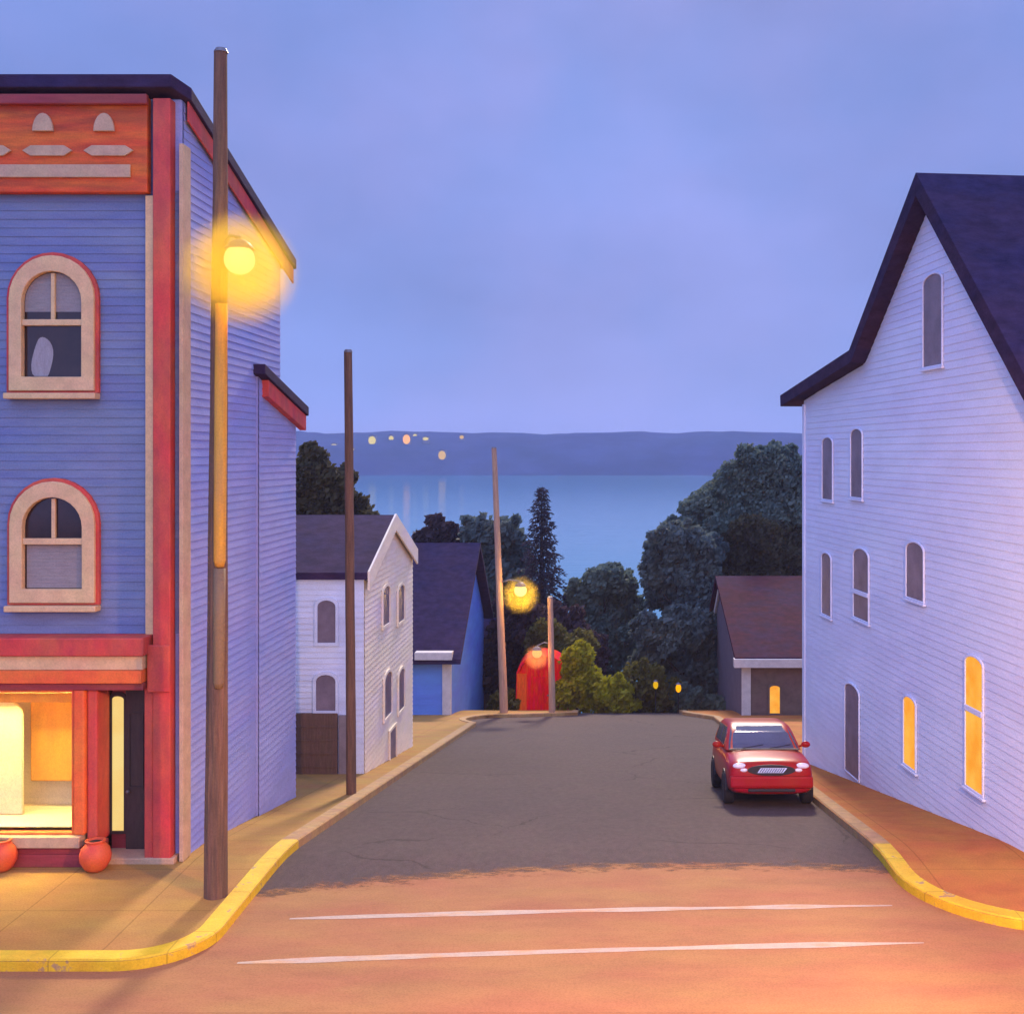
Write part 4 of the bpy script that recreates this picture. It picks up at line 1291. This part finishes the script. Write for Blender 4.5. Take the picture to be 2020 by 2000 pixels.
tree('broadleaf_tree', 'rounded blue green tree right of the conifer with water behind it', bl([(1140, 1095, 40, 34), (1115, 1120, 36, 40), (1172, 1110, 34, 40), (1145, 1150, 62, 50), (1120, 1200, 60, 50), (1165, 1215, 55, 55), (1190, 1150, 26, 36)], 64), tg(1145, 64), 0.25, M['leaf_teal'], 0.15, 3000, 14)
tree('broadleaf_tree', 'biggest tree, blue green crown touching the pale gabled house', bl([(1440, 890, 66, 50), (1395, 915, 55, 52), (1480, 905, 60, 60), (1350, 965, 62, 55), (1430, 975, 90, 80), (1500, 985, 60, 80), (1310, 1010, 45, 45), (1380, 1040, 90, 70), (1470, 1060, 90, 70)], 66), tg(1420, 66), 0.45, M['leaf_teal'], 0.14, 4600, 15)
tree('broadleaf_tree', 'brown olive tree standing over the maroon roof', bl([(1425, 1020, 52, 48), (1465, 1060, 55, 45), (1400, 1070, 50, 45), (1500, 1040, 35, 55), (1440, 1110, 70, 40)], 62.7), tg(1440, 62.7), 0.25, M['leaf_olive'], 0.15, 3500, 16)
tree('broadleaf_tree', 'dark leafy tree at the left edge of the right hand trees above the water', bl([(1270, 1015, 38, 34), (1300, 1060, 60, 55), (1250, 1060, 42, 45), (1275, 1115, 52, 48), (1330, 1130, 60, 60), (1236, 1100, 22, 26)], 61), tg(1300, 61), 0.3, M['leaf_dark'], 0.16, 3000, 17)
tree('broadleaf_tree', 'low dark spreading tree behind the olive bushes and the saltbox gable', bl([(1280, 1195, 56, 50), (1330, 1200, 56, 60), (1245, 1230, 45, 42), (1300, 1260, 66, 55), (1345, 1280, 45, 55), (1260, 1300, 55, 45), (1320, 1320, 50, 40), (1225, 1190, 30, 32)], 57.5), tg(1300, 57.5), 0.25, M['leaf_dark'], 0.18, 2300, 18)
tree('broadleaf_tree', 'dark brown tree filling the gap behind the glowing lamps', bl([(1000, 1180, 48, 45), (1050, 1190, 45, 45), (960, 1200, 45, 50), (1020, 1230, 60, 45), (1085, 1215, 40, 45), (940, 1260, 40, 50), (1000, 1290, 60, 45), (1110, 1240, 40, 40)], 58), tg(1020, 58), 0.2, M['leaf_plum'], 0.19, 2000, 19)
for nm, lab, lst, Y, leaf, sd in (
        ('bush', 'bright olive bush right of the red hut', [(1085, 1250, 30, 36), (1105, 1290, 46, 40), (1080, 1315, 42, 28), (1135, 1315, 40, 28)], 51.0, M['leaf_lamplit'], 31),
        ('bush', 'low bright olive bush sloping towards the right hand trees', [(1150, 1305, 34, 34), (1170, 1325, 36, 22), (1125, 1330, 36, 20)], 50.5, M['leaf_lamplit'], 32),
        ('bush', 'dull olive domed bush nearest the yellow garden lamp', [(1208, 1285, 46, 40), (1235, 1305, 36, 32), (1185, 1315, 40, 30), (1225, 1330, 40, 24)], 51.5, M['leaf_lamplit2'], 33),
        ('bush', 'dull olive bush behind the short pale post', [(1060, 1225, 40, 34), (1040, 1195, 30, 28), (1100, 1215, 30, 28), (1015, 1215, 34, 30)], 55.5, M['leaf_lamplit2'], 34),
        ('bush', 'dark low bush between the leaning pole and the red hut', [(958, 1322, 22, 26), (975, 1332, 20, 20), (940, 1328, 20, 22)], 52.2, M['leaf_lamplit2'], 36),
        ('bush', 'dark low bush at the end of the right pavement', [(1300, 1325, 40, 26), (1340, 1335, 40, 26), (1265, 1335, 30, 22)], 52.5, M['leaf_teal'], 35)):
    tree(nm, lab, bl(lst, Y, 0.5), tg(lst[0][0], Y), 0.07, leaf, 0.11, 3600, sd, 'bush', None, 0.45)

# ------------------------------------------------------------------ the parked red car
CX, CYF = 3.08, 22.1
th_ = -math.atan(0.155)
car = empty('parked_car', (CX, CYF, G(CYF) + 0.004), 'small red car parked by the right kerb facing up the hill', 'car')
car.rotation_euler = (th_, 0, 0)
for_local = Vector((0, 0, 0))


def cpart(mb, name, material, parent=None, **kw):
    """parts are laid out in the car's own frame: x across, y towards the back, z up"""
    o = mb.build(name, material, None, **kw)
    o.parent = parent or car
    return o


secs = [(-0.02, .70, .30, .70), (0.0, .75, .27, .80), (.10, .805, .23, .865), (.35, .825, .21, .905), (.75, .83, .21, .955), (1.1, .832, .21, .99),
        (2.2, .835, .21, .995), (3.2, .832, .22, 1.0), (3.65, .81, .24, .99), (3.85, .77, .28, .94), (3.90, .72, .33, .85)]
mb = MB()
for y, w_, zb, zt in secs:
    hh = zt - zb
    half = [(w_ * .82, zb), (w_ * .97, zb + hh * .12), (w_, zb + hh * .38), (w_ * 1.0, zb + hh * .62), (w_ * .975, zb + hh * .84), (w_ * .90, zb + hh * .955), (w_ * .62, zt + .005), (0, zt + .018)]
    ringp = half + [(-x, z) for x, z in half[-2::-1]]
    mb.v += [Vector((x, y, z)) for x, z in ringp]
nr = 15
for i in range(len(secs) - 1):
    for k in range(nr):
        mb.f.append((i * nr + k, i * nr + (k + 1) % nr, (i + 1) * nr + (k + 1) % nr, (i + 1) * nr + k))
mb.f += [tuple(range(nr)), tuple((len(secs) - 1) * nr + k for k in range(nr))]
body = cpart(mb, 'body', M['car_red'], smooth=True, subsurf=1)
# cabin
mb = MB()
cs = [(0.97, 1.02, 3.72, .755), (1.10, 1.26, 3.66, .725), (1.26, 1.50, 3.55, .675), (1.39, 1.76, 3.42, .625), (1.445, 1.98, 3.28, .565), (1.462, 2.3, 3.05, .42)]
N_ = 24


def rrect(y0, y1, w_, z, r):
    pts = []
    for cx, cy, a0 in ((w_ - r, y1 - r, 0), (-(w_ - r), y1 - r, 90), (-(w_ - r), y0 + r, 180), (w_ - r, y0 + r, 270)):
        for i in range(6):
            a = math.radians(a0 + 90 * i / 5)
            pts.append(Vector((cx + r * math.cos(a), cy + r * math.sin(a), z)))
    return pts


for z, y0, y1, w_ in cs:
    mb.v += rrect(y0, y1, w_, z, 0.14)
for i in range(len(cs) - 1):
    for k in range(N_):
        mb.f.append((i * N_ + k, i * N_ + (k + 1) % N_, (i + 1) * N_ + (k + 1) % N_, (i + 1) * N_ + k))
mb.f.append(tuple((len(cs) - 1) * N_ + k for k in range(N_)))
cpart(mb, 'cabin', M['car_red'], smooth=True)


def cab(z):
    for (za, a0, a1, aw), (zb, b0, b1, bw) in zip(cs, cs[1:]):
        if z <= zb:
            t = (z - za) / (zb - za)
            return a0 + (b0 - a0) * t, a1 + (b1 - a1) * t, aw + (bw - aw) * t
    return cs[-1][1:]


mb = MB()
zs = [1.00, 1.10, 1.26, 1.395]
for z in zs:
    y0, y1, w_ = cab(z)
    for k in range(-5, 6):
        xg = k / 5 * (w_ - .05)
        q = max(0.0, abs(xg) - (w_ - .14))
        mb.v.append(Vector((xg, y0 - .012 + 0.14 - math.sqrt(0.14 ** 2 - q * q), z)))
for i in range(len(zs) - 1):
    for k in range(10):
        mb.f.append((11 * i + k, 11 * i + k + 1, 11 * i + 12 + k, 11 * i + 11 + k))
o = cpart(mb, 'windscreen', M['car_glass'], smooth=True)
o.modifiers.new('s', 'SOLIDIFY').thickness = 0.012
mb = MB()
for z in zs[1:]:
    y0, y1, w_ = cab(z)
    for k in (-1, 0, 1):
        mb.v.append(Vector((k * (w_ - .12), y1 + .012, z)))
for i in range(2):
    for k in range(2):
        mb.f.append((3 * i + k, 3 * i + k + 1, 3 * i + 4 + k, 3 * i + 3 + k))
o = cpart(mb, 'rear_window', M['car_glass'])
o.modifiers.new('s', 'SOLIDIFY').thickness = 0.012
for sg in (-1, 1):
    for ya, yb in ((1.62, 2.42), (2.50, 3.30)):
        mb = MB()
        for z in (1.04, 1.10, 1.26, 1.36):
            y0, y1, w_ = cab(z)
            lo = max(ya, y0 + 0.17) if ya < 2 else ya
            hi = min(yb, y1 - 0.16)
            mb.v += [Vector((sg * (w_ + .008), lo, z)), Vector((sg * (w_ + .008), hi, z))]
        for i in range(3):
            mb.f.append((2 * i, 2 * i + 1, 2 * i + 3, 2 * i + 2))
        o = cpart(mb, 'side_window', M['car_glass'])
        o.modifiers.new('s', 'SOLIDIFY').thickness = 0.01
    # mirrors
    mb = MB(); mb.ball((sg * .90, 1.42, 1.05), 0.085, 14, 10, (1.1, .55, .75)); mb.tube([(sg * .76, 1.42, 1.01), (sg * .88, 1.42, 1.04)], 0.022, 8)
    cpart(mb, 'wing_mirror', M['car_red'], smooth=True)
    # headlights: a big outer lens and a small inner one in one cluster
    mb = MB(); mb.ball((sg * .60, .035, .775), .10, 18, 10, (1.30, .55, .60)); hl = cpart(mb, 'headlight', M['headlight'], smooth=True)
    mb = MB(); mb.ball((sg * .52, .005, .70), .065, 14, 8, (1.25, .5, .62)); cpart(mb, 'fog_light', M['headlight'], smooth=True)
    for y in (.70, 3.12):
        mb = MB(); mb.lathe((sg * .76, y, .30), [(.20, -.10), (.27, -.105), (.30, -.07), (.30, .07), (.27, .105), (.20, .10)], 28, 'x'); wh = cpart(mb, 'wheel', M['tyre'], smooth=False)
        mb = MB(); mb.lathe((sg * .76, y, .30), [(.205, sg * .06), (.19, sg * .095), (.10, sg * .075), (.05, sg * .10), (.01, sg * .10)], 20, 'x'); cpart(mb, 'rim', M['metal'], wh)
        mb = MB(); k = 14
        for r_, xx in ((.315, .80), (.365, .80), (.365, .845), (.315, .845)):
            for i in range(k + 1):
                a = math.pi * i / k
                mb.v.append(Vector((sg * xx, y + r_ * math.cos(a), .30 + r_ * math.sin(a))))
        for j in range(4):
            for i in range(k):
                a, b_ = j * (k + 1) + i, ((j + 1) % 4) * (k + 1) + i
                mb.f.append((a, a + 1, b_ + 1, b_))
        cpart(mb, 'wheel_arch', M['car_black'])
# front: grille with bright insert, bumper, lower intake, plate
CP = Plane((0, 0), (1, 0), (0, -1))
mb = MB(); CP.prism(mb, [(.46 * math.cos(2 * math.pi * i / 20), .70 + .105 * math.sin(2 * math.pi * i / 20)) for i in range(20)], -.03, .032); gr = cpart(mb, 'grille', M['car_black'], bevel=0.008)
mb = MB()
CP.ring(mb, [(-.27, .655), (.22, .655), (.30, .745), (-.20, .745)], [(-.255, .662), (.212, .662), (.28, .738), (-.19, .738)], .034, .05)
for i in range(11):
    t = i / 10
    xa = -.25 + .46 * t
    CP.prism(mb, [(xa - .012, .660), (xa + .012, .660), (xa + .072, .740), (xa + .048, .740)], .034, .046)
cpart(mb, 'grille_insert', M['chrome'], gr)
mb = MB(); mb.box(-.79, .79, -.075, .10, .37, .60); cpart(mb, 'bumper', M['car_red'], bevel=0.05)
mb = MB(); mb.box(-.45, .45, -.055, .02, .30, .36); cpart(mb, 'air_intake', M['car_black'], bevel=0.02)
mb = MB(); mb.box(-.70, .70, .95, 1.03, .985, 1.005); cpart(mb, 'scuttle', M['car_black'], bevel=0.006)
for xw in (-.42, .12):
    mb = MB(); mb.tube([(xw, 1.0, 1.012), (xw + .42, 1.10, 1.075)], .008, 6); cpart(mb, 'wiper', M['car_black'])

# ------------------------------------------------------------------ light
lamp_light('shop_light', 'AREA', (-9.2, 17.25, zhead - 0.05), 640, (1.0, 0.74, 0.25), 1.0, rot=(math.radians(-52), 0, 0))
bpy.data.lights['shop_light'].shape = 'RECTANGLE'
bpy.data.lights['shop_light'].size = 3.0
bpy.data.lights['shop_light'].size_y = 0.5

SUN_EL, SUN_AZ = math.radians(31), math.radians(4)          # azimuth from +Y towards +X
sd = bpy.data.lights.new('sun', 'SUN'); sd.energy = 4.5; sd.angle = math.radians(7); sd.color = (1.0, 0.80, 0.62)
so = bpy.data.objects.new('sun', sd); COL.objects.link(so)
sun_dir = Vector((math.sin(SUN_AZ) * math.cos(SUN_EL), math.cos(SUN_AZ) * math.cos(SUN_EL), math.sin(SUN_EL)))
so.rotation_euler = sun_dir.to_track_quat('Z', 'Y').to_euler()

wd = bpy.data.worlds.new('World'); sc.world = wd; wd.use_nodes = True
nt = wd.node_tree
for n in list(nt.nodes): nt.nodes.remove(n)
N, L = nt.nodes.new, nt.links.new
out = N('ShaderNodeOutputWorld'); bg = N('ShaderNodeBackground')
sky = N('ShaderNodeTexSky'); sky.sky_type = 'NISHITA'; sky.sun_disc = False
sky.sun_elevation = SUN_EL; sky.sun_rotation = SUN_AZ
sky.ozone_density = 4.0; sky.dust_density = 0.6; sky.air_density = 1.0
tint = N('ShaderNodeMix'); tint.data_type = 'RGBA'; tint.blend_type = 'MULTIPLY'; tint.inputs[0].default_value = 1.0
L(sky.outputs[0], tint.inputs[6]); tint.inputs[7].default_value = (0.040, 0.038, 0.042, 1)
# thin even dusk cloud over the sky, brighter overhead, with soft patches
tc = N('ShaderNodeTexCoord')
sp = N('ShaderNodeSeparateXYZ'); L(tc.outputs['Generated'], sp.inputs[0])
el = N('ShaderNodeMapRange'); el.inputs[1].default_value = 0.36; el.inputs[2].default_value = 0.95; el.inputs[3].default_value = 1.0; el.inputs[4].default_value = 2.1
L(sp.outputs[2], el.inputs[0])
mpw = N('ShaderNodeMapping'); mpw.inputs['Scale'].default_value = (1.0, 1.0, 2.0); L(tc.outputs['Generated'], mpw.inputs[0])
nz = N('ShaderNodeTexNoise'); nz.inputs['Scale'].default_value = 3.2; nz.inputs['Detail'].default_value = 5; nz.inputs['Roughness'].default_value = 0.5
L(mpw.outputs[0], nz.inputs['Vector'])
nr_ = N('ShaderNodeMapRange'); nr_.inputs[1].default_value = 0.3; nr_.inputs[2].default_value = 0.7; nr_.inputs[3].default_value = 0.87; nr_.inputs[4].default_value = 1.12
L(nz.outputs['Fac'], nr_.inputs[0])
west = N('ShaderNodeMapRange'); west.inputs[1].default_value = 0.15; west.inputs[2].default_value = -0.9; west.inputs[3].default_value = 0.0; west.inputs[4].default_value = 2.1
L(sp.outputs[1], west.inputs[0])
adw = N('ShaderNodeMath'); adw.operation = 'ADD'; L(el.outputs[0], adw.inputs[0]); L(west.outputs[0], adw.inputs[1])
mul = N('ShaderNodeMath'); mul.operation = 'MULTIPLY'; L(adw.outputs[0], mul.inputs[0]); L(nr_.outputs[0], mul.inputs[1])
cl = N('ShaderNodeMix'); cl.data_type = 'RGBA'; cl.blend_type = 'MULTIPLY'; cl.inputs[0].default_value = 1.0
hmx = N('ShaderNodeMix'); hmx.data_type = 'RGBA'
nz2 = N('ShaderNodeTexNoise'); nz2.inputs['Scale'].default_value = 5.0; nz2.inputs['Detail'].default_value = 4
L(tc.outputs['Generated'], nz2.inputs['Vector'])
hr2 = N('ShaderNodeMapRange'); hr2.inputs[1].default_value = 0.38; hr2.inputs[2].default_value = 0.62
L(nz2.outputs['Fac'], hr2.inputs[0]); L(hr2.outputs[0], hmx.inputs[0])
hmx.inputs[6].default_value = (0.235, 0.335, 0.81, 1); hmx.inputs[7].default_value = (0.295, 0.355, 0.83, 1)
L(hmx.outputs[2], cl.inputs[6])
cmb = N('ShaderNodeCombineColor')
for k in range(3): L(mul.outputs[0], cmb.inputs[k])
L(cmb.outputs[0], cl.inputs[7])
mx = N('ShaderNodeMix'); mx.data_type = 'RGBA'; mx.inputs[0].default_value = 0.88
L(tint.outputs[2], mx.inputs[6]); L(cl.outputs[2], mx.inputs[7])
L(mx.outputs[2], bg.inputs[0]); bg.inputs[1].default_value = 1.0
L(bg.outputs[0], out.inputs[0])

# ------------------------------------------------------------------ air
mb = MB(); mb.box(-1450, 1450, -62, 1320, -17.0, 48)
mh, nt, out = nodes('dusk haze')
v = nt.nodes.new('ShaderNodeVolumePrincipled'); v.inputs['Color'].default_value = (0.60, 0.68, 1.0, 1); v.inputs['Density'].default_value = 0.00031
nt.links.new(v.outputs[0], out.inputs['Volume'])
hz_ = mb.build('haze', mh); hz_['kind'] = 'stuff'

# ------------------------------------------------------------------ camera
cd = bpy.data.cameras.new('camera'); cam = bpy.data.objects.new('camera', cd); COL.objects.link(cam)
cam.location = (0, 0, CZ); cam.rotation_euler = (math.pi / 2, 0, 0)
cd.sensor_width = 36; cd.lens = 36 * F / 1932.0
cd.shift_x = -(U0 - 966) / 1932.0
cd.shift_y = -(956.5 - V0) / 1932.0
cd.clip_end = 5000; cd.clip_start = 0.1
sc.camera = cam

sc.render.engine = 'CYCLES'
cy = sc.cycles
cy.use_denoising = True
cy.denoiser = 'OPENIMAGEDENOISE'
cy.max_bounces = 6; cy.diffuse_bounces = 3; cy.glossy_bounces = 3; cy.transparent_max_bounces = 8; cy.volume_bounces = 1
cy.sample_clamp_indirect = 4.0
cy.volume_step_rate = 1.0; cy.volume_max_steps = 64
sc.view_settings.view_transform = 'Standard'
sc.view_settings.look = 'None'
sc.view_settings.exposure = 0.0
sc.view_settings.gamma = 1.0
